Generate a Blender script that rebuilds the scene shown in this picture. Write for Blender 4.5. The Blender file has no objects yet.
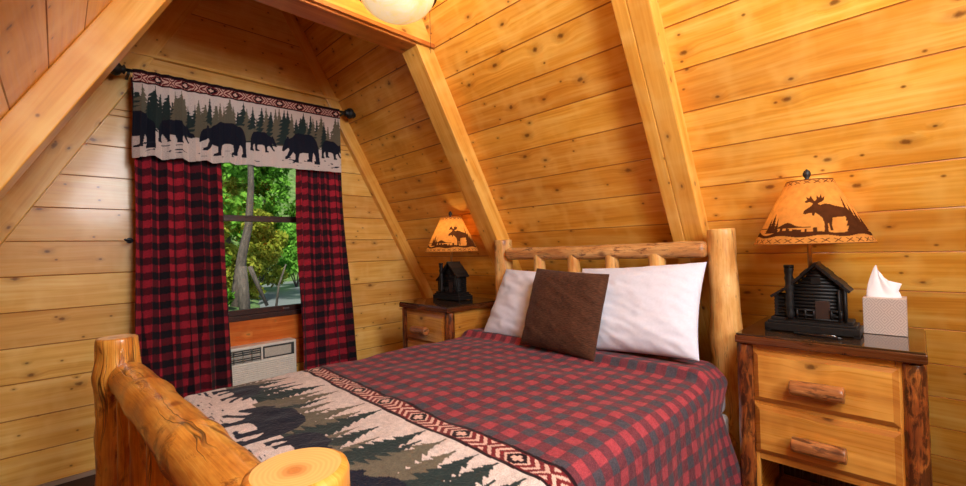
import bpy, math, random
import numpy as np
from mathutils import Vector, Matrix, noise

rng = random.Random(7)
H = 1.125                       # camera height above the floor; points below are written relative to the camera
C = bpy.context.scene.collection
SC = bpy.context.scene
PI = math.pi

# ------------------------------------------------------------------ camera
A_SL = 1.05927                  # slope of the roof planes (from the horizontal)
SA, CA = math.sin(A_SL), math.cos(A_SL)
R3 = [[0.71033061, -0.70336136, -0.02670611], [0.00957642, -0.02828102, 0.99955414], [0.70380304, 0.71026965, 0.01335319]]
FPX = 430.3
cam_d = bpy.data.cameras.new('camera')
cam = bpy.data.objects.new('camera', cam_d)
C.objects.link(cam)
cam_d.sensor_fit = 'HORIZONTAL'
cam_d.sensor_width = 36
cam_d.lens = FPX / 966 * 36
cam_d.clip_start = 0.02
M = Matrix(((R3[0][0], R3[1][0], -R3[2][0], 0), (R3[0][1], R3[1][1], -R3[2][1], 0), (R3[0][2], R3[1][2], -R3[2][2], 0), (0, 0, 0, 1)))
cam.matrix_world = Matrix.Translation((0, 0, H)) @ M
SC.camera = cam

def lin(c):
    c = c / 255.0
    return c / 12.92 if c <= 0.04045 else ((c + 0.055) / 1.055) ** 2.4
def rgb(r, g, b): return (lin(r), lin(g), lin(b), 1.0)
def npc(r, g, b): return np.array([lin(r), lin(g), lin(b)])

# ------------------------------------------------------------------ nodes
class NT:
    def __init__(s, name):
        s.m = bpy.data.materials.new(name); s.m.use_nodes = True
        s.t = s.m.node_tree; s.t.nodes.clear()
        s.out = s.t.nodes.new('ShaderNodeOutputMaterial')
    def n(s, typ, **kw):
        nd = s.t.nodes.new(typ)
        for k, v in kw.items(): setattr(nd, k, v)
        return nd
    def set(s, sock, v):
        if isinstance(v, bpy.types.NodeSocket): s.t.links.new(v, sock)
        elif v is not None: sock.default_value = v
    def math(s, op, a, b=None, c=None, clamp=False):
        nd = s.n('ShaderNodeMath', operation=op, use_clamp=clamp)
        s.set(nd.inputs[0], a)
        if b is not None: s.set(nd.inputs[1], b)
        if c is not None: s.set(nd.inputs[2], c)
        return nd.outputs[0]
    def mix(s, f, a, b, blend='MIX'):
        nd = s.n('ShaderNodeMix', data_type='RGBA', blend_type=blend)
        s.set(nd.inputs[0], f); s.set(nd.inputs[6], a); s.set(nd.inputs[7], b)
        return nd.outputs[2]
    def ramp(s, f, stops):
        nd = s.n('ShaderNodeValToRGB')
        el = nd.color_ramp.elements
        while len(el) < len(stops): el.new(0.5)
        for e, (p, c) in zip(el, stops): e.position = p; e.color = c
        s.set(nd.inputs[0], f)
        return nd.outputs[0]
    def mr(s, f, a, b, c=0.0, d=1.0):
        nd = s.n('ShaderNodeMapRange'); nd.clamp = True
        s.set(nd.inputs[0], f); s.set(nd.inputs[1], a); s.set(nd.inputs[2], b); s.set(nd.inputs[3], c); s.set(nd.inputs[4], d)
        return nd.outputs[0]
    def comb(s, x, y, z=0.0):
        nd = s.n('ShaderNodeCombineXYZ')
        s.set(nd.inputs[0], x); s.set(nd.inputs[1], y); s.set(nd.inputs[2], z)
        return nd.outputs[0]
    def noise(s, vec, scale=1.0, detail=2.0, rough=0.5, dist=0.0):
        nd = s.n('ShaderNodeTexNoise')
        s.set(nd.inputs['Vector'], vec); s.set(nd.inputs['Scale'], scale); s.set(nd.inputs['Detail'], detail)
        s.set(nd.inputs['Roughness'], rough); s.set(nd.inputs['Distortion'], dist)
        return nd.outputs[0]
    def uv(s):
        nd = s.n('ShaderNodeUVMap'); nd.uv_map = 'UVMap'
        sp = s.n('ShaderNodeSeparateXYZ'); s.set(sp.inputs[0], nd.outputs[0])
        return sp.outputs[0], sp.outputs[1]
    def attr(s, name, out='Fac'):
        nd = s.n('ShaderNodeAttribute', attribute_name=name)
        return nd.outputs[out]
    def bsdf(s, col, rough=0.5, metal=0.0, bump=None, bstr=0.3, bdist=0.002, coat=0.0, spec=0.5, emit=None, estr=0.0, sheen=0.0, trans=0.0, sub=0.0):
        b = s.n('ShaderNodeBsdfPrincipled')
        s.set(b.inputs['Base Color'], col); s.set(b.inputs['Roughness'], rough); s.set(b.inputs['Metallic'], metal)
        b.inputs['Coat Weight'].default_value = coat; b.inputs['Coat Roughness'].default_value = 0.12
        b.inputs['Specular IOR Level'].default_value = spec
        b.inputs['Sheen Weight'].default_value = sheen; b.inputs['Sheen Roughness'].default_value = 0.4
        b.inputs['Transmission Weight'].default_value = trans
        if emit is not None:
            s.set(b.inputs['Emission Color'], emit); s.set(b.inputs['Emission Strength'], estr)
        if bump is not None:
            bn = s.n('ShaderNodeBump'); bn.inputs['Strength'].default_value = bstr; bn.inputs['Distance'].default_value = bdist
            s.set(bn.inputs['Height'], bump); s.set(b.inputs['Normal'], bn.outputs[0])
        s.t.links.new(b.outputs[0], s.out.inputs[0])
        return b

def flat(name, c, rough=0.5, metal=0.0, coat=0.0, var=0.12, nscale=30.0, bstr=0.0, spec=0.5):
    n = NT(name)
    tc = n.n('ShaderNodeTexCoord').outputs['Object']
    f = n.noise(tc, nscale, 3)
    dk = tuple(x * (1 - var) for x in c[:3]) + (1,); lt = tuple(min(1, x * (1 + var)) for x in c[:3]) + (1,)
    n.bsdf(n.ramp(f, [(0.3, dk), (0.7, lt)]), rough, metal, bump=f if bstr else None, bstr=bstr, coat=coat, spec=spec)
    return n.m

def pine(name, light, mid, dark, knot, rough=0.34, coat=0.25, knots=1.0, tone_amt=0.16, spec=0.45):
    """Knotty pine boards: UV is in metres (u along the grain), shifted at random per board."""
    n = NT(name)
    u, v = n.uv()
    tone = n.attr('tone')
    # knots
    vo = n.n('ShaderNodeTexVoronoi', voronoi_dimensions='2D', feature='F1')
    n.set(vo.inputs['Vector'], n.comb(n.math('MULTIPLY', u, 4.6), n.math('MULTIPLY', v, 7.5)))
    vo.inputs['Scale'].default_value = 1.0; vo.inputs['Randomness'].default_value = 1.0
    d = vo.outputs['Distance']
    sp = n.n('ShaderNodeSeparateColor'); n.set(sp.inputs[0], vo.outputs['Color'])
    has = n.math('GREATER_THAN', sp.outputs[0], 1.0 - 0.5 * knots)
    rad = n.mr(sp.outputs[1], 0, 1, 0.018, 0.074)
    dn = n.math('DIVIDE', d, rad)
    dn = n.math('ADD', dn, n.math('MULTIPLY', n.math('SUBTRACT', n.noise(n.comb(n.math('MULTIPLY', u, 60), n.math('MULTIPLY', v, 60)), 1, 2), 0.5), 1.1))
    core = n.math('MULTIPLY', n.mr(dn, 0.5, 1.25, 1, 0), has)
    halo = n.math('MULTIPLY', n.mr(dn, 0.8, 3.6, 1, 0), has)
    # grain, bent round the knots
    bend = n.math('MULTIPLY', n.math('MULTIPLY', n.mr(dn, 0.0, 5.0, 1, 0), has), 0.020)
    low = n.noise(n.comb(n.math('MULTIPLY', u, 1.1), n.math('MULTIPLY', v, 6.0)), 1, 2)
    v2 = n.math('ADD', n.math('ADD', v, bend), n.math('MULTIPLY', n.math('SUBTRACT', low, 0.5), 0.05))
    g1 = n.noise(n.comb(n.math('MULTIPLY', u, 1.4), n.math('MULTIPLY', v2, 26.0)), 1, 3, 0.55)
    g2 = n.noise(n.comb(n.math('MULTIPLY', u, 3.5), n.math('MULTIPLY', v2, 150.0)), 1, 2, 0.6)
    rings = n.math('MULTIPLY_ADD', n.math('SINE', n.math('MULTIPLY_ADD', v2, 330.0, n.math('MULTIPLY', low, 30.0))), 0.5, 0.5)
    g = n.math('ADD', n.math('MULTIPLY', g1, 0.78), n.math('ADD', n.math('MULTIPLY', g2, 0.20), n.math('MULTIPLY', rings, 0.045)))
    col = n.ramp(g, [(0.30, dark), (0.50, mid), (0.70, light)])
    # broad blotches
    bl = n.noise(n.comb(n.math('MULTIPLY', u, 3.0), n.math('MULTIPLY', v, 9.0)), 1, 3)
    col = n.mix(n.math('MULTIPLY', n.mr(bl, 0.42, 0.70), 0.55), col, dark)
    b2 = n.noise(n.comb(n.math('MULTIPLY', u, 9.0), n.math('MULTIPLY', v, 5.0), 4.0), 1, 2)
    col = n.mix(n.math('MULTIPLY', n.mr(b2, 0.50, 0.72), 0.55), col, light)
    vp = n.n('ShaderNodeTexVoronoi', voronoi_dimensions='2D', feature='F1')
    n.set(vp.inputs['Vector'], n.comb(n.math('MULTIPLY', u, 9.0), n.math('MULTIPLY', v, 12.0))); vp.inputs['Scale'].default_value = 1.0
    spp = n.n('ShaderNodeSeparateColor'); n.set(spp.inputs[0], vp.outputs['Color'])
    pin = n.math('MULTIPLY', n.mr(vp.outputs['Distance'], 0.02, 0.075, 1, 0), n.math('GREATER_THAN', spp.outputs[0], 1.0 - 0.22 * knots))
    pinh = n.math('MULTIPLY', n.mr(vp.outputs['Distance'], 0.04, 0.22, 1, 0), n.math('GREATER_THAN', spp.outputs[0], 1.0 - 0.22 * knots))
    col = n.mix(n.math('MULTIPLY', pinh, 0.4), col, dark)
    col = n.mix(n.math('MULTIPLY', pin, 0.8), col, tuple(c * 0.5 for c in knot[:3]) + (1,))
    seam = n.mr(tone, -1.0, -0.5, 0.36, 1.0)
    tv = n.mr(tone, 0, 1, 1 - tone_amt, 1 + tone_amt * 0.75)
    tcol = n.n('ShaderNodeCombineColor')
    n.set(tcol.inputs[0], n.mr(tone, 0, 1, 1 - tone_amt * 0.55, 1 + tone_amt * 0.5)); n.set(tcol.inputs[1], tv); n.set(tcol.inputs[2], tv)
    col = n.mix(1.0, col, tcol.outputs[0], 'MULTIPLY')
    sc_ = n.n('ShaderNodeCombineColor'); n.set(sc_.inputs[0], n.mr(tone, -1.0, -0.5, 0.62, 1.0)); n.set(sc_.inputs[1], n.mr(tone, -1.0, -0.5, 0.46, 1.0)); n.set(sc_.inputs[2], n.mr(tone, -1.0, -0.5, 0.32, 1.0))
    col = n.mix(1.0, col, sc_.outputs[0], 'MULTIPLY')
    col = n.mix(n.math('MULTIPLY', halo, 0.36), col, knot)
    kd = tuple(c * 0.42 for c in knot[:3]) + (1,)
    col = n.mix(n.math('MULTIPLY', core, 0.74), col, kd)
    n.bsdf(col, n.mr(g2, 0.3, 0.7, rough - 0.05, rough + 0.07), bump=g2, bstr=0.08, coat=coat, spec=spec)
    return n.m

def logwood(name, light, mid, dark, bark, rough=0.38, coat=0.25, barkamt=0.5, crack=0.6, pu=16.0, pv=55.0):
    """Peeled log: UV u along the log and v around it, both in metres."""
    n = NT(name)
    u, v = n.uv()
    f1 = n.noise(n.comb(n.math('MULTIPLY', u, 5.0), n.math('MULTIPLY', v, 22.0)), 1, 4, 0.6)
    f2 = n.noise(n.comb(n.math('MULTIPLY', u, pu), n.math('MULTIPLY', v, pv)), 1, 4, 0.65, 0.6)
    f3 = n.noise(n.comb(n.math('MULTIPLY', u, 7.0), n.math('MULTIPLY', v, 260.0)), 1, 2)
    col = n.ramp(n.math('ADD', n.math('MULTIPLY', f1, 0.75), n.math('MULTIPLY', f3, 0.25)), [(0.34, dark), (0.5, mid), (0.66, light)])
    lo = 0.66 - 0.16 * barkamt
    bk = n.mr(n.math('ADD', n.math('MULTIPLY', f2, 0.7), n.math('MULTIPLY', f1, 0.3)), lo, lo + 0.09)
    col = n.mix(n.math('MULTIPLY', bk, 0.85), col, bark)
    # knots
    vo = n.n('ShaderNodeTexVoronoi', voronoi_dimensions='2D', feature='F1')
    n.set(vo.inputs['Vector'], n.comb(n.math('MULTIPLY', u, 6.0), n.math('MULTIPLY', v, 8.0)))
    vo.inputs['Scale'].default_value = 1.0
    sp = n.n('ShaderNodeSeparateColor'); n.set(sp.inputs[0], vo.outputs['Color'])
    kn = n.math('MULTIPLY', n.mr(vo.outputs['Distance'], 0.05, 0.16, 1, 0), n.math('GREATER_THAN', sp.outputs[0], 0.5))
    col = n.mix(n.math('MULTIPLY', kn, 0.7), col, bark)
    # drying cracks
    wob = n.math('MULTIPLY', n.noise(n.comb(n.math('MULTIPLY', u, 6.0), n.math('MULTIPLY', v, 6.0)), 1, 2), 0.05)
    cr = n.noise(n.comb(n.math('MULTIPLY', u, 1.6), n.math('MULTIPLY', n.math('ADD', v, wob), 34.0)), 1, 1)
    ck = n.mr(n.math('ABSOLUTE', n.math('SUBTRACT', cr, 0.57)), 0.0, 0.020, 1, 0)
    gate = n.mr(n.noise(n.comb(n.math('MULTIPLY', u, 2.0), n.math('MULTIPLY', v, 8.0), 3.0), 1, 1), 0.46, 0.54)
    ck = n.math('MULTIPLY', n.math('MULTIPLY', ck, gate), crack)
    col = n.mix(ck, col, tuple(c * 0.18 for c in bark[:3]) + (1,))
    hgt = n.math('SUBTRACT', n.math('ADD', n.math('MULTIPLY', f1, 0.7), n.math('MULTIPLY', f3, 0.2)), n.math('ADD', ck, n.math('MULTIPLY', bk, 0.4)))
    n.bsdf(col, rough, bump=hgt, bstr=0.5, bdist=0.004, coat=coat)
    return n.m

def endgrain(name, light, dark, heart):
    n = NT(name)
    u, v = n.uv()
    r = n.math('SQRT', n.math('ADD', n.math('MULTIPLY', u, u), n.math('MULTIPLY', v, v)))
    w = n.noise(n.comb(n.math('MULTIPLY', u, 18), n.math('MULTIPLY', v, 18)), 1, 2)
    r2 = n.math('ADD', r, n.math('MULTIPLY', w, 0.012))
    s = n.math('MULTIPLY_ADD', n.math('SINE', n.math('MULTIPLY', r2, 1050.0)), 0.5, 0.5)
    col = n.mix(n.math('MULTIPLY', s, 0.38), light, dark)
    col = n.mix(n.mr(r2, 0.012, 0.03, 0.75, 0), col, heart)
    n.bsdf(col, 0.35, coat=0.2, bump=s, bstr=0.05)
    return n.m

def cloth(name, rough=0.9, weave=420.0, bstr=0.25, sheen=0.15, quilted=False, bdist=0.002):
    n = NT(name)
    col = n.attr('col', 'Color')
    u, v = n.uv()
    w = n.noise(n.comb(n.math('MULTIPLY', u, weave), n.math('MULTIPLY', v, weave)), 1, 2)
    col = n.mix(1.0, col, n.ramp(w, [(0.3, (0.72, 0.72, 0.72, 1)), (0.7, (1.25, 1.25, 1.25, 1))]), 'MULTIPLY')
    h = w
    if quilted:
        q = n.noise(n.comb(n.math('MULTIPLY', u, 60.0), n.math('MULTIPLY', v, 60.0)), 1, 2, 0.5, 1.0)
        h = n.math('ADD', n.math('MULTIPLY', w, 0.25), q)
    n.bsdf(col, rough, bump=h, bstr=bstr, bdist=bdist, sheen=sheen, spec=0.15)
    return n.m

# ------------------------------------------------------------------ meshes
class MB:
    def __init__(s):
        s.v = []; s.f = []; s.uv = []; s.mi = []; s.sm = []; s.tone = []
    def face(s, idx, uv=None, mi=0, sm=False, tone=0.5):
        s.f.append(tuple(idx)); s.uv.append(uv if uv is not None else [(0, 0)] * len(idx))
        s.mi.append(mi); s.sm.append(sm); s.tone.append(tone)
    def hexa(s, P, grain, mi=0, tone=None, off=None):
        """8 corners P[i][j][k] flattened as i*4+j*2+k; grain = axis index that carries u."""
        b = len(s.v); s.v += [tuple(p) for p in P]
        if tone is None: tone = rng.random()
        if off is None: off = (rng.uniform(0, 50), rng.uniform(0, 50))
        P = [Vector(p) for p in P]
        L = [(P[4] - P[0]).length, (P[2] - P[0]).length, (P[1] - P[0]).length]
        def c(i): return (((i >> 2) & 1) * L[0], ((i >> 1) & 1) * L[1], (i & 1) * L[2])
        for q in ((0, 1, 3, 2), (4, 6, 7, 5), (0, 4, 5, 1), (2, 3, 7, 6), (0, 2, 6, 4), (1, 5, 7, 3)):
            cs = [c(i) for i in q]
            vary = [a for a in range(3) if max(x[a] for x in cs) - min(x[a] for x in cs) > 1e-9]
            if len(vary) < 2: vary = [0, 1]
            if grain in vary: ua = grain; va = [a for a in vary if a != grain][0]
            else: ua, va = vary[:2]
            oth = [a for a in range(3) if a not in (ua, va)][0]
            uvs = [(x[ua] + off[0], x[va] + off[1] + x[oth] * 1.0) for x in cs]
            s.face([b + i for i in q], uvs, mi, False, tone)
        return s
    def box(s, x0, x1, y0, y1, z0, z1, grain=0, mi=0, tone=None):
        return s.hexa([(x, y, z) for x in (x0, x1) for y in (y0, y1) for z in (z0, z1)], grain, mi, tone)
    def obox(s, o, ax, ay, az, grain=0, mi=0, tone=None):
        """box from corner o with edge vectors."""
        o, ax, ay, az = Vector(o), Vector(ax), Vector(ay), Vector(az)
        return s.hexa([o + ax * i + ay * j + az * k for i in (0, 1) for j in (0, 1) for k in (0, 1)], grain, mi, tone)
    def plank(s, o, ud, vd, nd, L, W, th=0.02, ch=0.004, tone=None, mi=0):
        """board with a bevelled face: o = lower corner on the face plane, nd = outward normal."""
        o, ud, vd, nd = map(Vector, (o, ud, vd, nd))
        if tone is None: tone = rng.random()
        ou, ov = rng.uniform(0, 60), rng.uniform(0, 60)
        b = len(s.v)
        for (cu, cv, dn) in ((0, 0, ch), (ch, ch, 0), (0, 0, th)):
            for (i, j) in ((0, 0), (1, 0), (1, 1), (0, 1)):
                pu = (cu * 0.15 if i == 0 else L - cu * 0.15); pv = (cv if j == 0 else W - cv)
                if dn == th: pv = pv
                s.v.append(tuple(o + ud * pu + vd * pv - nd * dn))
        def uvq(ids):
            r = []
            for i in ids:
                p = Vector(s.v[i]) - o
                r.append((p.dot(ud) + ou, p.dot(vd) + ov))
            return r
        s.face([b + 4, b + 5, b + 6, b + 7], uvq([b + 4, b + 5, b + 6, b + 7]), mi, False, tone)
        for k in range(4):
            k2 = (k + 1) % 4
            ids = [b + k, b + k2, b + 4 + k2, b + 4 + k]
            s.face(ids, uvq(ids), mi, False, -1.0)
            ids = [b + 8 + k, b + 8 + k2, b + k2, b + k]
            s.face(ids, uvq(ids), mi, False, -1.0)
        s.face([b + 11, b + 10, b + 9, b + 8], None, mi, False, tone)
    def tube(s, pts, radii, seg=12, mi=0, cap=None, lump=0.0, seed=0.0, tone=0.5, sm=True, uoff=None, lf=14.0):
        """skin along a path; cap = material index of the end faces."""
        pts = [Vector(p) for p in pts]
        if isinstance(radii, (int, float)): radii = [radii] * len(pts)
        t0 = (pts[1] - pts[0]).normalized()
        a = Vector((0, 0, 1)) if abs(t0.z) < 0.9 else Vector((1, 0, 0))
        nx = t0.cross(a).normalized()
        b0 = len(s.v); ul = 0.0
        uo = (rng.uniform(0, 40), rng.uniform(0, 40)) if uoff is None else uoff
        rmean = sum(radii) / len(radii)
        us = []
        for i, p in enumerate(pts):
            if i == 0: t = t0
            elif i == len(pts) - 1: t = (pts[i] - pts[i - 1]).normalized()
            else: t = (pts[i + 1] - pts[i - 1]).normalized()
            nx = (nx - t * nx.dot(t)).normalized(); ny = t.cross(nx)
            if i: ul += (pts[i] - pts[i - 1]).length
            us.append(ul)
            for k in range(seg):
                an = 2 * PI * k / seg
                r = radii[i]
                if lump:
                    r *= 1 + lump * noise.noise((math.cos(an) * 1.3 + seed, math.sin(an) * 1.3, ul * lf + seed * 3)) + lump * 0.5 * noise.noise((math.cos(an) * 3 + seed, math.sin(an) * 3 + 7, ul * lf * 2.3))
                s.v.append(tuple(p + (nx * math.cos(an) + ny * math.sin(an)) * r))
        for i in range(len(pts) - 1):
            for k in range(seg):
                k2 = (k + 1) % seg
                va, vb = k / seg * 2 * PI * rmean + uo[1], (k + 1) / seg * 2 * PI * rmean + uo[1]
                s.face([b0 + i * seg + k, b0 + i * seg + k2, b0 + (i + 1) * seg + k2, b0 + (i + 1) * seg + k],
                       [(us[i] + uo[0], va), (us[i] + uo[0], vb), (us[i + 1] + uo[0], vb), (us[i + 1] + uo[0], va)], mi, sm, tone)
        cm = mi if cap is None else cap
        for end in (0, len(pts) - 1):
            ids = [b0 + end * seg + k for k in range(seg)]
            uv = [(math.cos(2 * PI * k / seg) * radii[end] + 0.006, math.sin(2 * PI * k / seg) * radii[end] - 0.004) for k in range(seg)]
            if end == 0: ids = ids[::-1]; uv = uv[::-1]
            s.face(ids, uv, cm, False, tone)
        return s
    def lathe(s, prof, seg=32, org=(0, 0, 0), mi=0, sm=True, cap=False):
        b0 = len(s.v)
        for (r, z) in prof:
            for k in range(seg):
                an = 2 * PI * k / seg
                s.v.append((org[0] + r * math.cos(an), org[1] + r * math.sin(an), org[2] + z))
        for i in range(len(prof) - 1):
            for k in range(seg):
                k2 = (k + 1) % seg
                s.face([b0 + i * seg + k, b0 + i * seg + k2, b0 + (i + 1) * seg + k2, b0 + (i + 1) * seg + k],
                       [(k / seg, i), ((k + 1) / seg, i), ((k + 1) / seg, i + 1), (k / seg, i + 1)], mi, sm)
        if cap:
            s.face([b0 + k for k in range(seg)][::-1], None, mi, False)
            s.face([b0 + (len(prof) - 1) * seg + k for k in range(seg)], None, mi, False)
        return s
    def prism(s, poly, o, ax, ay, az, mi=0, tone=0.5, grain=0):
        """extrude the 2-D polygon (in ax, ay from o) along az."""
        o, ax, ay, az = map(Vector, (o, ax, ay, az))
        b = len(s.v); n = len(poly)
        off = (rng.uniform(0, 50), rng.uniform(0, 50))
        for k in (0, 1):
            for (x, y) in poly: s.v.append(tuple(o + ax * x + ay * y + az * k))
        uvp = [(x + off[0], y + off[1]) if grain == 0 else (y + off[0], x + off[1]) for x, y in poly]
        s.face([b + i for i in range(n)][::-1], uvp[::-1], mi, False, tone)
        s.face([b + n + i for i in range(n)], uvp, mi, False, tone)
        L = az.length
        for i in range(n):
            j = (i + 1) % n
            s.face([b + i, b + j, b + n + j, b + n + i], [uvp[i], uvp[j], (uvp[j][0], uvp[j][1] + L), (uvp[i][0], uvp[i][1] + L)], mi, False, tone)
        return s
    def build(s, name, mats, parent=None, bevel=0.0, bseg=2, loc=None):
        me = bpy.data.meshes.new(name)
        me.from_pydata(s.v, [], s.f)
        if not isinstance(mats, (list, tuple)): mats = [mats]
        for m in mats: me.materials.append(m)
        nf = len(s.f)
        me.polygons.foreach_set('material_index', s.mi)
        me.polygons.foreach_set('use_smooth', s.sm)
        ul = me.uv_layers.new(name='UVMap')
        fl = np.array([c for f in s.uv for p in f for c in p], dtype=np.float32)
        ul.data.foreach_set('uv', fl)
        at = me.attributes.new('tone', 'FLOAT', 'FACE')
        at.data.foreach_set('value', np.array(s.tone, dtype=np.float32))
        me.update()
        return link(name, me, parent, bevel, bseg)

def link(name, me, parent=None, bevel=0.0, bseg=2):
    o = bpy.data.objects.new(name, me); C.objects.link(o)
    if parent is not None:
        o.parent = parent
        if parent.get('_world'): o.matrix_parent_inverse = base_matrix(parent).inverted()
    if bevel:
        m = o.modifiers.new('bevel', 'BEVEL'); m.width = bevel; m.segments = bseg; m.limit_method = 'ANGLE'; m.angle_limit = math.radians(40)
    return o

def base_matrix(o):
    m = Matrix.Translation(o.location)
    p = o.parent
    return m if p is None else base_matrix(p) @ m if p.type == 'EMPTY' else m

def tag(o, label, cat=None, group=None, kind=None):
    o['label'] = label
    if cat: o['category'] = cat
    if group: o['group'] = group
    if kind: o['kind'] = kind
    return o
def thing(name, label, cat, loc=(0, 0, 0), rz=0.0, group=None, world=True):
    """Empty at the base of a thing; world=True when its parts are modelled in world coordinates."""
    o = bpy.data.objects.new(name, None); C.objects.link(o)
    o.empty_display_size = 0.05
    o.location = loc; o.rotation_euler = (0, 0, rz)
    if world: o['_world'] = 1
    return tag(o, label, cat, group)
def struct(o, label=None):
    o['kind'] = 'structure'
    if label: o['label'] = label
    return o

def gridmesh(name, P, UV, mat, col=None, parent=None, thick=0.0, closed_u=False):
    """P: (m,n,3) array of points -> quad sheet with a colour attribute."""
    m, n, _ = P.shape
    idx = np.arange(m * n).reshape(m, n)
    if closed_u:
        idx2 = np.concatenate([idx, idx[:1]], 0)
    else: idx2 = idx
    q = np.stack([idx2[:-1, :-1], idx2[1:, :-1], idx2[1:, 1:], idx2[:-1, 1:]], -1).reshape(-1, 4)
    me = bpy.data.meshes.new(name)
    me.vertices.add(m * n); me.vertices.foreach_set('co', P.reshape(-1).astype(np.float32))
    nf = len(q)
    me.loops.add(nf * 4); me.loops.foreach_set('vertex_index', q.reshape(-1).astype(np.int32))
    me.polygons.add(nf)
    me.polygons.foreach_set('loop_start', np.arange(0, nf * 4, 4, dtype=np.int32))
    me.polygons.foreach_set('use_smooth', np.ones(nf, dtype=bool))
    me.update(calc_edges=True)
    ul = me.uv_layers.new(name='UVMap')
    ul.data.foreach_set('uv', UV.reshape(-1, 2)[q.reshape(-1)].reshape(-1).astype(np.float32))
    if col is not None:
        at = me.attributes.new('col', 'FLOAT_COLOR', 'POINT')
        c4 = np.ones((m * n, 4), dtype=np.float32); c4[:, :3] = col.reshape(-1, 3)
        at.data.foreach_set('color', c4.reshape(-1))
    me.materials.append(mat)
    me.validate(); me.update()
    o = link(name, me, parent)
    if thick:
        md = o.modifiers.new('solid', 'SOLIDIFY'); md.thickness = thick; md.offset = -1
    return o

# smooth 1-D/2-D noise in numpy
def vnoise(x, y, seed=0):
    x = np.asarray(x, float); y = np.asarray(y, float)
    xi = np.floor(x).astype(int); yi = np.floor(y).astype(int)
    fx = x - xi; fy = y - yi
    fx = fx * fx * (3 - 2 * fx); fy = fy * fy * (3 - 2 * fy)
    def h(a, b):
        k = (a * 374761393 + b * 668265263 + seed * 974634777) & 0x7fffffff
        k = ((k ^ (k >> 13)) * 1274126177) & 0x7fffffff
        return ((k ^ (k >> 16)) & 0xffff) / 65535.0
    return (h(xi, yi) * (1 - fx) + h(xi + 1, yi) * fx) * (1 - fy) + (h(xi, yi + 1) * (1 - fx) + h(xi + 1, yi + 1) * fx) * fy

# ------------------------------------------------------------------ materials
PINE = pine('pine_slope', rgb(252, 203, 104), rgb(240, 173, 64), rgb(214, 136, 37), rgb(146, 74, 24))
PINE_W = pine('pine_gable', rgb(252, 212, 130), rgb(242, 190, 96), rgb(222, 156, 64), rgb(160, 90, 36))
PINE_BEAM = pine('pine_beam', rgb(252, 206, 112), rgb(242, 180, 78), rgb(220, 146, 50), rgb(160, 84, 30), knots=0.5)
PINE_RED = pine('pine_header', rgb(226, 150, 70), rgb(206, 122, 48), rgb(176, 92, 30), rgb(120, 52, 18), knots=0.5)
PINE_SILL = pine('pine_sill', rgb(232, 140, 62), rgb(216, 112, 40), rgb(190, 84, 24), rgb(250, 180, 90), knots=0.5)
STAND = pine('nightstand_pine', rgb(228, 168, 80), rgb(204, 138, 54), rgb(170, 102, 36), rgb(104, 48, 18), rough=0.3, coat=0.4)
STAND_DK = pine('nightstand_edge', rgb(112, 62, 30), rgb(86, 44, 20), rgb(60, 28, 12), rgb(38, 16, 7), rough=0.25, coat=0.5)
BARKPOST = logwood('bark_log', rgb(196, 122, 52), rgb(150, 80, 34), rgb(98, 46, 22), rgb(52, 22, 12), barkamt=1.25, coat=0.4, rough=0.3)
HANDLE = logwood('handle_log', rgb(214, 150, 92), rgb(176, 112, 62), rgb(128, 74, 40), rgb(70, 34, 20), barkamt=1.0, coat=0.4, rough=0.3)
LOG_FOOT = logwood('honey_log', rgb(246, 190, 92), rgb(226, 152, 58), rgb(182, 100, 30), rgb(132, 58, 22), barkamt=0.75, pu=9.0, pv=18.0, crack=0.9, coat=0.35, rough=0.33)
LOG_HEAD = logwood('peeled_log', rgb(246, 204, 136), rgb(228, 172, 96), rgb(196, 126, 60), rgb(118, 60, 28), barkamt=0.45, rough=0.45, coat=0.1)
LOG_RAIL = logwood('peeled_rail', rgb(236, 192, 128), rgb(208, 152, 90), rgb(170, 108, 58), rgb(104, 50, 28), barkamt=0.85, rough=0.45, coat=0.1)
ENDG = endgrain('end_grain', rgb(236, 190, 112), rgb(216, 156, 78), rgb(190, 106, 42))
BLACK = flat('black_resin', (0.009, 0.008, 0.008, 1), 0.5, var=0.35, nscale=60, bstr=0.3, spec=0.3)
IRON = flat('black_iron', (0.012, 0.012, 0.013, 1), 0.5, var=0.3)
BROWNF = flat('brown_sash', (0.055, 0.020, 0.014, 1), 0.4, var=0.2)
WHITE_P = flat('white_plastic', rgb(236, 230, 216), 0.45, var=0.04)
GREY_P = flat('vent_dark', rgb(60, 60, 58), 0.6, var=0.2)
PANELG = flat('panel_grey', rgb(196, 192, 178), 0.45, var=0.12, nscale=120)
BRASS = flat('aged_bronze', (0.05, 0.028, 0.014, 1), 0.4, metal=0.8)
CARPET = flat('carpet', rgb(64, 44, 34), 0.95, var=0.3, nscale=160, bstr=0.5)
BASEB = flat('baseboard_paint', rgb(168, 148, 128), 0.6, var=0.05)
SHEET = flat('white_cotton', rgb(222, 226, 240), 0.9, var=0.03, nscale=90, bstr=0.05, spec=0.2)
TICK = flat('box_spring_fabric', rgb(222, 220, 222), 0.9, var=0.04, nscale=60)
PAPER = flat('tissue_paper', rgb(240, 236, 240), 0.9, var=0.03, spec=0.2)
PENB = flat('pen_plastic', (0.01, 0.01, 0.012, 1), 0.2, var=0.1)

# ------------------------------------------------------------------ room shell
D = 3.077                        # gable wall (with the window)
CR, CL = 1.876, 0.304            # slope planes: x*SA + z*CA = CR ; -x*SA + z*CA = CL (z relative to camera)
Y0 = -1.9                        # wall behind the camera
Y2 = 1.885                       # near face of the second rafter pair
Y1 = 0.666
YT = 3.03                        # face of the trim on the gable wall
RX = (CR - CL) / (2 * SA); RZ = (CR + CL) / (2 * CA)
def xr(z): return (CR - z * CA) / SA
def xl(z): return (z * CA - CL) / SA
DR = 0.108                       # rafter depth

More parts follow.
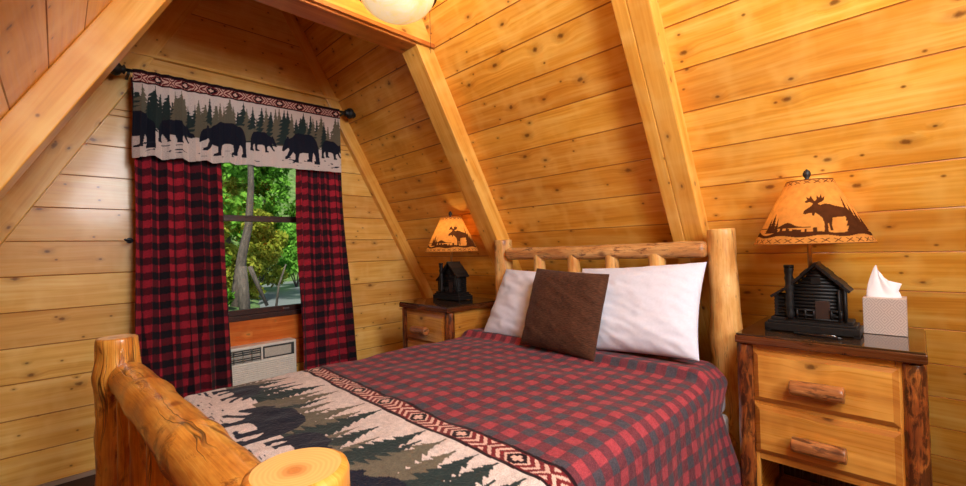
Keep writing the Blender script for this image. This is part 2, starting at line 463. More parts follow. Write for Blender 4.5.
# right slope, boards run along Y; zstep .148 in height
zs = 0.148
def slope(name, side):
    mb = MB()
    k0 = -9
    bays = [(Y0, -0.56), (-0.56, Y1 + 0.07), (Y1 + 0.07, Y2 + 0.07), (Y2 + 0.07, D + 0.05)]
    z = -0.0525 + zs * k0
    if side < 0: z += 0.06
    up = Vector((-SA * 0 - CA, 0, SA)) if side > 0 else Vector((CA, 0, SA))
    nrm = Vector((-SA, 0, -CA)) if side > 0 else Vector((SA, 0, -CA))
    while z < RZ:
        z1 = z + zs
        zz0 = max(z, -H)
        zz1 = min(z1, RZ)
        if zz1 - zz0 > 0.005:
            x0 = xr(zz0) if side > 0 else xl(zz0)
            W = (zz1 - zz0) / SA
            for (a, b) in bays:
                if side > 0: mb.plank((x0, a, zz0 + H), (0, 1, 0), up, nrm, b - a, W, 0.025, 0.0030)
                else: mb.plank((x0, b, zz0 + H), (0, -1, 0), up, nrm, b - a, W, 0.025, 0.0030)
        z = z1
    # backing so that no light leaks through the grooves
    xb = xr(-H) if side > 0 else xl(-H)
    o = Vector((xb, Y0 - 0.1, 0)) - nrm * 0.026 - up * 0.05
    L = (RZ + H) / SA + 0.08
    mb.obox(o, (0, D + 0.2 - Y0, 0), up * L, -nrm * 0.06, 0)
    return struct(mb.build(name, PINE))
slope('wall_right', 1)
slope('wall_left', -1)

# gable wall with the window opening
WX0, WX1, WZ0, WZ1 = 0.58, 1.32, -0.41, 0.82
AX0, AX1, AZ0, AZ1 = 0.60, 1.152, -1.00, -0.578
mb = MB()
def gable_piece(x0, x1, z0, z1, y, mat_i=0, m=mb, tone=None):
    """one board clipped by the roof slopes."""
    a0, a1 = max(x0, xl(z0) - 0.02), min(x1, xr(z0) + 0.02)
    b0, b1 = max(x0, xl(z1) - 0.02), min(x1, xr(z1) + 0.02)
    if a1 - a0 < 0.01: return
    if b1 < b0: b0 = b1 = (b0 + b1) / 2
    t = rng.random() if tone is None else tone
    ch = 0.0030
    ou, ov = rng.uniform(0, 60), rng.uniform(0, 60)
    b = len(m.v)
    pts = [(a0, z0), (a1, z0), (b1, z1), (b0, z1)]
    for dy, c in ((ch, 0), (0, ch), (0.03, 0)):
        for i, (x, z) in enumerate(pts):
            m.v.append((x, y + dy, z + (c if i < 2 else -c) + H))
    def uvq(ids): return [(m.v[i][0] + ou, m.v[i][2] + ov) for i in ids]
    ids = [b + 4, b + 5, b + 6, b + 7]; m.face(ids, uvq(ids), mat_i, False, t)
    for k in range(4):
        k2 = (k + 1) % 4
        ids = [b + k, b + k2, b + 4 + k2, b + 4 + k]; m.face(ids, uvq(ids), mat_i, False, -1.0)
        ids = [b + 8 + k, b + 8 + k2, b + k2, b + k]; m.face(ids, uvq(ids), mat_i, False, -1.0)
    m.face([b + 11, b + 10, b + 9, b + 8], None, mat_i, False, t)
z = -0.076 - 0.172 * 7
while z < RZ:
    z1 = z + 0.172
    a, b = max(z, -H), min(z1, RZ - 0.01)
    if b > a + 0.004:
        cuts = [a, b] + [c for c in (WZ0, WZ1) if a + 0.02 < c < b - 0.02]
        cuts.sort()
        for p, q in zip(cuts[:-1], cuts[1:]):
            mid = (p + q) / 2
            if WZ0 < mid < WZ1:
                gable_piece(-9, WX0, p, q, D); gable_piece(WX1, 9, p, q, D)
            elif mid < WZ0 and mid > -0.7:
                gable_piece(-9, WX0, p, q, D); gable_piece(WX1, 9, p, q, D)
                gable_piece(WX0, WX1, p, q, D, 1)
            else: gable_piece(-9, 9, p, q, D)
    z = z1
# upper boards stand proud above the ledge
for (a, b) in ((1.15, 1.46), (1.46, 1.77), (1.77, 2.2)):
    gable_piece(-9, 9, a, b, YT + 0.006)
struct(mb.build('wall_back', [PINE_W, PINE_SILL]))

mb = MB()
for i in range(18):
    a, b = -H + i * 0.19, -H + (i + 1) * 0.19
    if b > RZ: break
    gable_piece(-9, 9, a, b, -9, 0, mb)
for i in range(len(mb.v)):
    x, y, zc = mb.v[i]; mb.v[i] = (x, Y0 - (y + 9), zc)
mb.f = [f[::-1] for f in mb.f]; mb.uv = [u[::-1] for u in mb.uv]
struct(mb.build('wall_front', PINE_W))

mb = MB(); mb.box(xl(-H) - 0.1, xr(-H) + 0.1, Y0 - 0.1, D + 0.1, -0.08, 0.0)
struct(mb.build('floor', CARPET))

# flat ceiling this side of the header
CZ = 1.33
mb = MB()
yy = Y0
while yy < Y2 - 0.01:
    w = min(0.17, Y2 - yy)
    x0, x1 = xl(CZ) + 0.0, xr(CZ) - 0.0
    mb.plank((x0, yy + w, CZ + H), (1, 0, 0), (0, -1, 0), (0, 0, -1), x1 - x0, w, 0.02, 0.003)
    yy += w
mb.box(xl(CZ) + 0.02, xr(CZ) - 0.02, Y0, Y2, CZ + H + 0.021, CZ + H + 0.05)
struct(mb.build('ceiling', PINE))

# rafters of the pairs, on both slopes
def rafter(nm, side, ya, yb, z0, z1, depth, mat, label, two=False):
    mb = MB()
    nrm = Vector((-SA, 0, -CA)) if side > 0 else Vector((SA, 0, -CA))
    up = Vector((-CA, 0, SA)) if side > 0 else Vector((CA, 0, SA))
    x0 = xr(z0) if side > 0 else xl(z0)
    o = Vector((x0, ya, z0 + H)); L = (z1 - z0) / SA
    ws = [(0, 0.6), (0.6, 1.0)] if two else [(0, 1)]
    for (p, q) in ws:
        mb.obox(o + Vector((0, (yb - ya) * p, 0)), up * L, (0, (yb - ya) * (q - p), 0), nrm * depth, 0, tone=rng.uniform(0.4, 0.8))
    if side < 0: pass
    o_ = mb.build(nm, mat, None, 0.004, 2)
    fix_normals(o_)
    return struct(o_, label)
def fix_normals(o):
    import bmesh
    bm = bmesh.new(); bm.from_mesh(o.data); bmesh.ops.recalc_face_normals(bm, faces=bm.faces); bm.to_mesh(o.data); bm.free()
rafter('trim_1', 1, Y1, Y1 + 0.14, -H, CZ, 0.085, PINE_BEAM, 'pine roof beam between the headboard and the near lamp', True)
rafter('trim_2', 1, Y2, Y2 + 0.14, -H, 1.6, DR, PINE_BEAM, 'pine roof beam on the right slope under the cross beam end')
rafter('trim_3', -1, Y2, Y2 + 0.14, -H, 1.6, 0.102, PINE_BEAM, 'pine roof beam on the left slope')
rafter('trim_4', 1, YT, D + 0.02, -H, RZ - 0.12, 0.085, PINE_BEAM, 'pine corner trim right of the window')
rafter('trim_5', -1, YT, D + 0.02, -H, RZ - 0.12, 0.102, PINE_W, 'pine corner trim left of the window')
rafter('trim_6', -1, Y1, Y1 + 0.14, -H, CZ, 0.102, PINE_BEAM, 'pine roof beam on the left slope out of view')
rafter('trim_7', 1, -0.70, -0.56, -H, CZ, 0.10, PINE_BEAM, 'pine roof beam on the right slope behind the camera')

# cross beam with the boarded header above it
mb = MB()
zb = 1.118
mb.box(xl(zb) + 0.10, xr(zb) - 0.09, Y2, Y2 + 0.14, zb + H, zb + 0.14 + H, 0)
o = struct(mb.build('trim_8', PINE_RED, None, 0.005), 'cross beam between the roof slopes')
mb = MB()
z = zb + 0.028
while z < RZ - 0.05:
    z1 = min(z + 0.2, RZ - 0.03)
    a0, a1, b0, b1 = xl(z), xr(z), xl(z1), xr(z1)
    t = rng.uniform(0.5, 0.9)
    mb.prism([(a0, z + H), (a1, z + H), (b1, z1 - 0.003 + H), (b0, z1 - 0.003 + H)], (0, Y2 - 0.006, 0), (1, 0, 0), (0, 0, 1), (0, 0.03, 0), tone=t)
    z = z1
o = mb.build('wall_header', PINE_BEAM); fix_normals(o); struct(o)
mb = MB(); mb.box(xl(zb + 0.02) + 0.0, xr(zb + 0.02) - 0.0, Y2 - 0.022, Y2 - 0.004, zb + 0.008 + H, zb + 0.03 + H, 0)
struct(mb.build('trim_9', PINE_RED, None, 0.003), 'thin moulding along the lower edge of the header')
# ledge over the window
mb = MB()
mb.box(xl(1.14) + 0.0, xr(1.14) - 0.0, YT - 0.014, D, 1.136 + H, 1.152 + H, 0)
mb.box(xl(1.1) + 0.08, xr(1.1) - 0.08, YT + 0.012, D, 1.02 + H, 1.134 + H, 0)
struct(mb.build('trim_10', PINE_W, None, 0.002), 'ledge trim above the curtain rod')
# baseboard
mb = MB(); mb.box(xl(-H) + 0.05, xr(-H) - 0.05, D - 0.014, D, 0.0, 0.022, 0)
struct(mb.build('baseboard_back', BASEB))

# ------------------------------------------------------------------ window
win = bpy.data.objects.new('window_1', None); C.objects.link(win); win.location = ((WX0 + WX1) / 2, D + 0.03, WZ0 + H); win['_world'] = 1
struct(win, 'brown single-hung window between the curtains')
mb = MB()
ya, yb = D - 0.006, D + 0.09
mb.box(WX0 - 0.03, WX0 + 0.02, ya, yb, WZ0 + H - 0.0, WZ1 + H); mb.box(WX1 - 0.02, WX1 + 0.03, ya, yb, WZ0 + H, WZ1 + H)
mb.box(WX0 - 0.03, WX1 + 0.03, ya, yb, WZ0 + H - 0.014, WZ0 + H + 0.018); mb.box(WX0 - 0.03, WX1 + 0.03, ya, yb, WZ1 + H - 0.03, WZ1 + H + 0.02)
mb.build('window_frame', BROWNF, win, 0.003)
def sash(z0, z1, y, nm):
    m = MB(); w = 0.036
    m.box(WX0 + 0.02, WX0 + 0.02 + w, y, y + 0.025, z0 + H, z1 + H); m.box(WX1 - 0.02 - w, WX1 - 0.02, y, y + 0.025, z0 + H, z1 + H)
    m.box(WX0 + 0.02, WX1 - 0.02, y, y + 0.025, z0 + H, z0 + w + H); m.box(WX0 + 0.02, WX1 - 0.02, y, y + 0.025, z1 - w * 0.8 + H, z1 + H)
    o = m.build('sash', BROWNF, win, 0.003)
    g = MB(); g.box(WX0 + 0.03, WX1 - 0.03, y + 0.011, y + 0.014, z0 + 0.01 + H, z1 - 0.01 + H)
    g.build('pane', GLASS, o)
    return o
n = NT('window_glass')
fr = n.n('ShaderNodeFresnel'); fr.inputs[0].default_value = 1.45
tr = n.n('ShaderNodeBsdfTransparent'); tr.inputs[0].default_value = (0.96, 0.98, 0.97, 1)
gl = n.n('ShaderNodeBsdfGlossy'); gl.inputs['Roughness'].default_value = 0.02
mx = n.n('ShaderNodeMixShader')
n.t.links.new(n.math('MULTIPLY', fr.outputs[0], 0.4), mx.inputs[0]); n.t.links.new(tr.outputs[0], mx.inputs[1]); n.t.links.new(gl.outputs[0], mx.inputs[2]); n.t.links.new(mx.outputs[0], n.out.inputs[0])
GLASS = n.m
sash(WZ0 + 0.018, 0.25, D + 0.03, 'lower')
sash(0.228, WZ1 - 0.03, D + 0.058, 'upper')
mb = MB(); mb.box(1.11, 1.15, D + 0.022, D + 0.032, WZ0 + 0.03 + H, WZ0 + 0.04 + H)
mb.build('latch', flat('latch_metal', rgb(170, 170, 170), 0.3, metal=0.9), win)

# ------------------------------------------------------------------ cloth patterns
def inpoly(px, py, poly):
    ins = np.zeros(px.shape, bool)
    n_ = len(poly); j = n_ - 1
    for i in range(n_):
        xi, yi = poly[i]; xj, yj = poly[j]
        c = ((yi > py) != (yj > py)) & (px < (xj - xi) * (py - yi) / (yj - yi + 1e-12) + xi)
        ins ^= c; j = i
    return ins
# walking bear, head to the left, unit length 1, height about .62
BEAR = [(0.00, 0.20), (0.015, 0.27), (0.06, 0.33), (0.09, 0.40), (0.13, 0.43), (0.15, 0.475), (0.19, 0.475), (0.205, 0.44), (0.28, 0.475), (0.36, 0.545), (0.45, 0.575), (0.58, 0.56),
        (0.72, 0.575), (0.85, 0.54), (0.94, 0.45), (0.985, 0.33), (0.99, 0.22), (1.0, 0.08), (1.01, 0.0), (0.86, 0.0), (0.855, 0.04), (0.90, 0.07), (0.885, 0.16), (0.83, 0.22), (0.80, 0.10),
        (0.795, 0.03), (0.66, 0.03), (0.66, 0.06), (0.71, 0.09), (0.70, 0.20), (0.55, 0.20), (0.47, 0.18), (0.44, 0.08), (0.44, 0.0), (0.30, 0.0), (0.305, 0.035), (0.35, 0.06), (0.345, 0.15),
        (0.29, 0.19), (0.21, 0.10), (0.14, 0.045), (0.08, 0.05), (0.085, 0.09), (0.14, 0.12), (0.20, 0.22), (0.19, 0.27), (0.10, 0.22), (0.05, 0.185)]
def tree_mask(s, t, x0, y0, h, w, seed):
    k = (y0 + h - t) / h
    tiers = 9
    ph = k * tiers
    saw = (ph - np.floor(ph))
    half = w * 0.5 * np.clip(k, 0, 1) ** 0.85 * (0.55 + 0.5 * saw)
    half = half * (0.75 + 0.55 * vnoise(s * 0 + np.floor(ph) * 3.1 + np.where(s < x0, 7, 0), s * 0 + seed, seed)) + 0.004 * (vnoise(s * 300, t * 300, seed) - 0.5)
    m = (k > 0) & (t > y0) & (np.abs(s - x0) < half)
    return m | ((np.abs(s - x0) < 0.003) & (k > -0.03) & (t > y0))
CREAM = npc(212, 199, 192); BEARC = npc(27, 30, 44); TDARK = npc(42, 55, 54); TOLIVE = npc(104, 98, 82)
BURG = npc(112, 34, 38); EDGE = npc(34, 16, 22); PALE = npc(216, 176, 160)
def scenery(s, t, height, period, bl, seed, bh=0.80, small=0.68, th=(0.30, 0.38), gap=1.0, brush=0.54):
    """bears in front of a row of firs on cream; s along, t up from the hem."""
    col = np.empty(s.shape + (3,)); col[:] = CREAM
    smin, smax = s.min(), s.max()
    r = random.Random(seed)
    rows = []
    x = smin - 0.1
    sc = height / 0.39
    while x < smax + 0.1:
        rows.append((x, r)); x += r.uniform(0.015, 0.028) * gap * period / 0.42
        big = r.random()
        hh = height * (th[0] + th[1] * r.random()); ww = hh * r.uniform(0.34, 0.50) * min(1.35, period / 0.42)
        y0 = height * r.uniform(0.34, 0.42)
        if y0 + hh > height * 0.97: hh = height * 0.97 - y0
        m = tree_mask(s, t, x, y0, hh, ww, r.randrange(1000))
        c = TDARK if r.random() < 0.5 else TOLIVE
        col[m] = c
    # brush line at the feet of the trees
    m = (t > height * 0.38) & (t < height * (brush + 0.08 * vnoise(s * 60, s * 0, seed)))
    col[m & (vnoise(s * 25, t * 4, seed + 3) > 0.35)] = TOLIVE
    # bears
    k = math.floor(smin / period) - 1
    while k * period < smax + period:
        for (off, L, yb, flip) in ((0.0, bl, 0.11, False), (bl / period + 0.035, bl * small, 0.23, True)):
            xs = (s - (k + off) * period) / L; ys = (t - yb * height) / (height * bh * (L / bl))
            if flip: xs = 1 - xs
            col[inpoly(xs, ys, BEAR)] = BEARC
        k += 1
    # tufts of grass
    g = (t < height * 0.2) & (t > height * 0.06) & (vnoise(s * 45 / (period / 0.42), t * 160, seed + 9) > 0.83)
    col[g] = BEARC * 1.6
    return col
def tribal(s, t, w, period):
    """woven border: t runs 0..1 across it."""
    col = np.empty(s.shape + (3,)); col[:] = BURG
    d = ((s / period + 0.5) % 1.0 - 0.5) * period           # distance from the medallion
    a = np.abs(d); tc = np.abs(t - 0.5) * w
    q = period / 7.0
    ch = ((a + tc * 0.9) % q) < q * 0.45
    col[ch & (a + tc > w * 0.36) & (np.abs(t - 0.5) < 0.33)] = PALE
    med = (a + tc * 0.8 < w * 0.36) & (np.abs(t - 0.5) < 0.31)
    col[med] = EDGE
    plus = ((a < w * 0.19) & (tc < w * 0.075)) | ((a < w * 0.075) & (tc < w * 0.17))
    col[plus] = PALE
    col[(t < 0.13) | (t > 0.87)] = EDGE
    return col
def plaid(s, t, p, red, mid, blk):
    a = (s / p) % 1.0 < 0.5; b = (t / p) % 1.0 < 0.5
    col = np.empty(s.shape + (3,)); col[:] = mid
    col[a & b] = red; col[~a & ~b] = blk
    tw = ((s + t) / 0.006) % 1.0 < 0.5
    return col

CURT = cloth('curtain_cloth', bstr=0.1, sheen=0.1)
VAL = cloth('valance_cloth', bstr=0.12, sheen=0.1)
QUILT = cloth('quilt_cloth', bstr=0.9, sheen=0.1, quilted=True, bdist=0.004, weave=300)

# ------------------------------------------------------------------ curtains
def curtain(name, xt0, xt1, xb0, xb1, z0, z1, yc, folds, amp, seed, label, group, fl=None):
    m, n_ = 300, 420
    a = np.linspace(0, 1, m)[:, None] * np.ones((1, n_)); b = np.ones((m, 1)) * np.linspace(0, 1, n_)[None, :]   # b: 0 bottom, 1 top
    fl_ = (1 - b) ** 1.4
    x0 = xt0 + (xb0 - xt0) * fl_; x1 = xt1 + (xb1 - xt1) * fl_
    ph = a * folds * 2 * PI + 1.6 * vnoise(a * 5, b * 1.5 + seed, seed) * 2.2 + seed
    am = amp * (0.35 + 1.0 * vnoise(a * folds * 0.7, b * 1.2, seed + 5)) * (0.8 + 0.5 * fl_)
    x = x0 + (x1 - x0) * a + 0.010 * np.sin(2 * ph)
    y = yc + am * np.sin(ph) - 0.02 * fl_
    y = np.minimum(y, D - 0.112 + 0.25 * np.minimum(y - D + 0.112, 0))
    zz = z0 + (z1 - z0) * b + H
    # arc length of the cloth for the check
    full = (x1 - x0).mean() * 1.6
    s = a * full + 0.010 * np.sin(ph * 1.0)
    t = (zz - H)
    col = plaid(s, t + 0.006 * np.sin(ph), 0.081, npc(176, 42, 58), npc(94, 30, 40), npc(34, 28, 34))
    P = np.stack([x, y, zz], -1)
    o = gridmesh(name, P, np.stack([s, t], -1), CURT, col)
    return tag(o, label, 'curtain', group)
YC = D - 0.135
curtain('curtain', 0.292, 0.712, 0.285, 0.748, -1.02, 0.965, YC, 5.5, 0.034, 3, 'red and black checked curtain panel left of the window', 'window curtain panels')
curtain('curtain', 1.160, 1.462, 1.150, 1.560, -1.02, 0.965, YC, 5.0, 0.032, 8, 'red and black checked curtain panel right of the window', 'window curtain panels')
# valance
m, n_ = 620, 200
a = np.linspace(0, 1, m)[:, None] * np.ones((1, n_)); b = np.ones((m, 1)) * np.linspace(0, 1, n_)[None, :]
vx0, vx1 = 0.290, 1.452
zb0 = 0.537 + 0.035 * a; zt0 = 1.004 + 0.024 * a
gath = np.clip(1.0 - a * 1.3, 0.12, 1)
ph = a * 19 * 2 * PI + 3.0 * vnoise(a * 9, b * 1.2, 4)
y = YC - 0.050 + 0.022 * gath * np.sin(ph) * (0.4 + 0.6 * (1 - b)) - 0.008 * (1 - b)
x = vx0 + (vx1 - vx0) * a + 0.004 * gath * np.sin(2 * ph)
zz = zb0 + (zt0 - zb0) * b + H - 0.010 * gath * np.sin(ph * 0.5) * (1 - b)
BANDF = 0.845
s = a * (vx1 - vx0) + 0.006 * gath * np.sin(ph); hgt = 0.46
t = b * hgt
col = scenery(s - 0.298, t, hgt * BANDF, 0.455, 0.250, 5, 0.90, 0.64, (0.36, 0.40))
bt = (b - BANDF) / (1 - BANDF - 0.02)
cb = tribal(s + 0.02, bt, hgt * (1 - BANDF), 0.128)
col[b > BANDF] = cb[b > BANDF]
col[b > 0.98] = EDGE
y = y - 0.006 * np.exp(-((b - 0.985) / 0.012) ** 2) * np.sin(a * 160) * gath
o = gridmesh('valance', np.stack([x, y, zz], -1), np.stack([s, t], -1), VAL, col)
tag(o, 'cream valance with black bears and fir trees across the window top', 'valance')
# rod
ZR = 1.005
rod = thing('curtain_rod', 'black metal curtain rod with carved finials above the window', 'curtain rod', (0.9, D, ZR + H))
mb = MB(); mb.tube([(0.262, YC - 0.02, ZR - 0.008 + H), (1.51, YC - 0.02, ZR + 0.018 + H)], 0.009, 14)
mb.build('rod', IRON, rod)
for sx, px, dz in ((-1, 0.268, -0.008), (1, 1.505, 0.018)):
    mb = MB()
    pts = []; rad = []
    for i, (d_, r_) in enumerate(((0, .012), (.006, .02), (.014, .014), (.022, .026), (.036, .031), (.05, .027), (.06, .018), (.068, .022), (.078, .015), (.084, .004))):
        pts.append((px + sx * (d_ * 1.1), YC - 0.02, ZR + dz + H)); rad.append(r_ * 1.2)
    mb.tube(pts, rad, 18, lump=0.25, seed=sx * 2.0, lf=60)
    mb.build('finial', IRON, rod)
    mb = MB()
    bx = px - sx * 0.012
    mb.box(bx - 0.006, bx + 0.006, YC - 0.02, D, ZR + dz - 0.018 + H, ZR + dz - 0.008 + H); mb.box(bx - 0.012, bx + 0.012, D - 0.006, D, ZR + dz - 0.04 + H, ZR + dz + 0.03 + H)
    mb.build('bracket', IRON, rod, 0.001)
hk = thing('tieback_hook', 'small black hook on the wall beside the left curtain', 'hook', (0.26, D, 0.10 + H))
mb = MB(); mb.tube([(0.288, D, 0.098 + H), (0.286, D - 0.05, 0.096 + H), (0.28, D - 0.085, 0.094 + H), (0.262, D - 0.1, 0.096 + H), (0.258, D - 0.1, 0.104 + H)], 0.005, 8)
mb.build('hook_arm', IRON, hk)
mb = MB(); mb.tube([(0.288, D - 0.006, 0.098 + H), (0.288, D, 0.098 + H)], 0.016, 14)
mb.build('hook_plate', IRON, hk)

# ------------------------------------------------------------------ air conditioner
ac = thing('air_conditioner', 'white through-wall air conditioner under the window', 'air conditioner', ((AX0 + AX1) / 2, D, AZ0 + H))
YF = 2.992
mb = MB(); mb.box(AX0, AX1, YF, D + 0.02, AZ0 + H, AZ1 + H)
mb.build('housing', WHITE_P, ac, 0.006)
mb = MB()
zz = AZ0 + 0.02
while zz < -0.69:
    mb.box(AX0 + 0.012, AX1 - 0.012, YF - 0.006, YF + 0.002, zz + H, zz + 0.0085 + H); zz += 0.013
mb.build('intake_grille', WHITE_P, ac, 0.0015, 1)
mb = MB(); mb.box(0.66, 0.925, YF - 0.003, YF + 0.002, -0.676 + H, -0.594 + H)
vb = mb.build('air_vent', GREY_P, ac)
mb = MB()
for r_ in range(2):
    for c_ in range(5):
        xa = 0.667 + c_ * 0.052
        mb.box(xa + 0.047, xa + 0.051, YF - 0.011, YF - 0.002, -0.676 + H, -0.594 + H)
for k in range(7):
    zc = -0.672 + k * 0.0128
    mb.box(0.662, 0.923, YF - 0.010, YF - 0.003, zc + H, zc + 0.0035 + H)
mb.box(0.66, 0.925, YF - 0.012, YF - 0.002, -0.640 + H, -0.634 + H)
mb.build('vent_louvre', PANELG, vb)
mb = MB(); mb.box(0.94, 1.135, YF - 0.004, YF + 0.002, -0.672 + H, -0.594 + H)
pb = mb.build('control_panel', GREY_P, ac)
mb = MB(); mb.box(0.947, 1.115, YF - 0.008, YF - 0.003, -0.664 + H, -0.605 + H)
mb.build('control_cover', PANELG, pb, 0.002)

# ------------------------------------------------------------------ bed
bed = thing('log_bed', 'rustic peeled-log bed frame with thick log footboard', 'bed frame', (1.1, 1.22, 0))
def log(nm, p0, p1, r0, r1, mat, parent, lump=0.06, seed=1.0, seg=32, rings=46, endmat=None, cham=0.012, bulge=None, bend=0.0, flare=None):
    p0, p1 = Vector(p0), Vector(p1); L = (p1 - p0).length
    ts = [0, cham * 0.4 / L, cham / L] + [cham / L + (1 - 2 * cham / L) * i / rings for i in range(1, rings)] + [1 - cham / L, 1 - cham * 0.4 / L, 1]
    pts, rad = [], []
    side = (p1 - p0).cross(Vector((0.3, 0.2, 1)) if abs((p1 - p0).normalized().z) < 0.8 else Vector((1, 0.2, 0))).normalized()
    for t in ts:
        r = r0 + (r1 - r0) * t
        e = min(t, 1 - t) * L
        if e < cham: r -= cham * (1 - math.sqrt(max(0, 1 - (1 - e / cham) ** 2)))
        if bulge:
            for (bt_, br, bw) in bulge: r += br * math.exp(-((t - bt_) / bw) ** 2)
        pts.append(p0.lerp(p1, t) + side * bend * math.sin(PI * t)); rad.append(r)
    mb = MB(); mb.tube(pts, rad, seg, 0, 1, lump, seed)
    return mb.build(nm, [mat, endmat or ENDG], parent)
HX, FX = 2.0, 0.185
NYP, FYP = 0.585, 1.84
# head posts, foot posts
log('head_post', (HX + 0.03, NYP - 0.012, 0), (HX, NYP, 0.058 + H), 0.066, 0.053, LOG_HEAD, bed, 0.07, 1.3, bulge=[(0.62, 0.008, 0.05)], cham=0.006)
log('head_post', (HX + 0.03, FYP + 0.012, 0), (HX, FYP, 0.053 + H), 0.066, 0.055, LOG_HEAD, bed, 0.07, 5.1, cham=0.006)
log('headboard_rail', (HX - 0.025, NYP + 0.048, -0.028 + H), (HX - 0.02, FYP - 0.058, -0.036 + H), 0.036, 0.037, LOG_RAIL, bed, 0.10, 9.0, cham=0.018, bend=0.006)
log('headboard_rail', (HX, NYP + 0.03, 0.42), (HX, FYP - 0.03, 0.42), 0.04, 0.04, LOG_RAIL, bed, 0.08, 4.0)
for k, yy in enumerate((1.540, 1.308, 1.083, 0.853)):
    log('spindle', (HX - 0.005, yy, 0.42), (HX - 0.02, yy, -0.035 + H), 0.036, 0.033 + 0.004 * (k == 3), LOG_HEAD, bed, 0.12, 2.0 + k, 20, 30)
log('foot_post', (0.2135, 0.5605, 0), (0.2135, 0.5605, -0.270 + H), 0.068, 0.064, LOG_FOOT, bed, 0.025, 3.3, 48, cham=0.010)
log('foot_post', (0.138, 1.85, 0), (0.138, 1.85, -0.256 + H), 0.066, 0.055, LOG_FOOT, bed, 0.10, 7.7, 40, cham=0.006, bulge=[(0.86, 0.008, 0.04)])
log('footboard_rail', (0.206, 0.600, -0.384 + H), (0.160, 1.815, -0.384 + H), 0.055, 0.052, LOG_FOOT, bed, 0.05, 11.0, 44, 60, cham=0.03, bulge=[(0.34, 0.006, 0.03), (0.72, 0.005, 0.04)])
log('footboard_rail', (0.20, 0.60, 0.30), (0.17, 1.80, 0.30), 0.05, 0.05, LOG_FOOT, bed, 0.06, 21.0)
for k in range(5):
    yy = 0.76 + k * 0.225
    fx = 0.195 - (yy - 0.6) * 0.033
    log('spindle', (fx, yy, 0.30), (fx, yy, -0.40 + H), 0.042, 0.040, LOG_FOOT, bed, 0.08, 30.0 + k, 20, 20)
for yy in (0.60, 1.825):
    log('side_rail', (FX, yy, 0.30), (HX, yy, 0.30), 0.055, 0.055, LOG_FOOT, bed, 0.05, 40 + yy, 24, 40)

def softbox(nm, x0, x1, y0, y1, z0, z1, mat, r):
    mb = MB(); mb.box(x0, x1, y0, y1, z0, z1)
    return mb.build(nm, mat, None, r, 5)
QZ = -0.5
o = softbox('box_spring', 0.33, 1.93, 0.555, 1.87, 0.315, 0.43, TICK, 0.02)
tag(o, 'white box spring under the mattress at the near bed side', 'box spring')
o = softbox('mattress', 0.33, 1.93, 0.56, 1.875, 0.432, QZ - 0.032 + H, SHEET, 0.035)
tag(o, 'mattress with white fitted sheet showing beside the quilt corner', 'mattress')

# quilt: cross-section along Y, laid over X
nx_, ny_ = 560, 640
QX0, QX1 = 0.285, 1.90
def section():
    """polyline over the bed: (y, z, arc)"""
    pts = []
    yn, yf, r = 0.532, 1.918, 0.07
    zt = QZ
    drop = 0.42
    # near hem up
    for i in range(40):
        f_ = i / 40.0
        pts.append((yn - 0.025 * (1 - f_) ** 1.2, zt - r - drop * (1 - f_)))
    for i in range(14):
        an = PI - (PI / 2) * i / 14
        pts.append((yn + r + r * math.cos(an), zt - r + r * math.sin(an)))
    for i in range(60):
        f_ = i / 60.0
        pts.append((yn + r + (yf - yn - 2 * r) * f_, zt + 0.006 * math.sin(PI * f_)))
    for i in range(15):
        an = PI / 2 - (PI / 2) * i / 14
        pts.append((yf - r + r * math.cos(an), zt - r + r * math.sin(an)))
    for i in range(1, 20):
        f_ = i / 19.0
        pts.append((yf + 0.004 * f_, zt - r - 0.36 * f_))
    return np.array(pts)
sec = section()
arc = np.concatenate([[0], np.cumsum(np.hypot(np.diff(sec[:, 0]), np.diff(sec[:, 1])))])
sa = np.linspace(0, arc[-1], ny_)
sy = np.interp(sa, arc, sec[:, 0]); sz = np.interp(sa, arc, sec[:, 1])
a_far = np.interp(0, [0], [0])
X = (QX0 + (QX1 - QX0) * np.linspace(0, 1, nx_))[:, None] * np.ones((1, ny_))
Sg = np.ones((nx_, 1)) * sa[None, :]
Y = np.ones((nx_, 1)) * sy[None, :]; Z = np.ones((nx_, 1)) * sz[None, :]
Xp = X.copy()                                   # pattern coordinate stays on the cloth
hang = np.clip((QZ - 0.05 - Z) / 0.42, 0, 1)
near = (Y < 1.0)
# soft folds of the hanging side, lumps of the top
top = 1 - np.clip(hang * 6, 0, 1)
Y = Y - near * hang * (0.010 * np.sin(X * 17 + 1.2) + 0.007 * np.sin(X * 31) + 0.006)
Z = Z + top * (0.012 * (vnoise(X * 6, Y * 6, 2) - 0.5) + 0.006 * (vnoise(X * 19, Y * 19, 3) - 0.5))
Zflat = Z.copy()
# folded-back ridge near the pillows
rx = 1.655 + 0.03 * np.clip((Y - 1.3) / 0.6, 0, 1) + 0.02 * np.sin(Y * 5)
Z = Z + top * 0.036 / (1 + np.exp(-(X - rx) / 0.006)) * np.exp(-np.clip(X - rx, 0, 1) * 5)
Y = Y - near * hang * 0.008 / (1 + np.exp(-(X - rx) / 0.01))
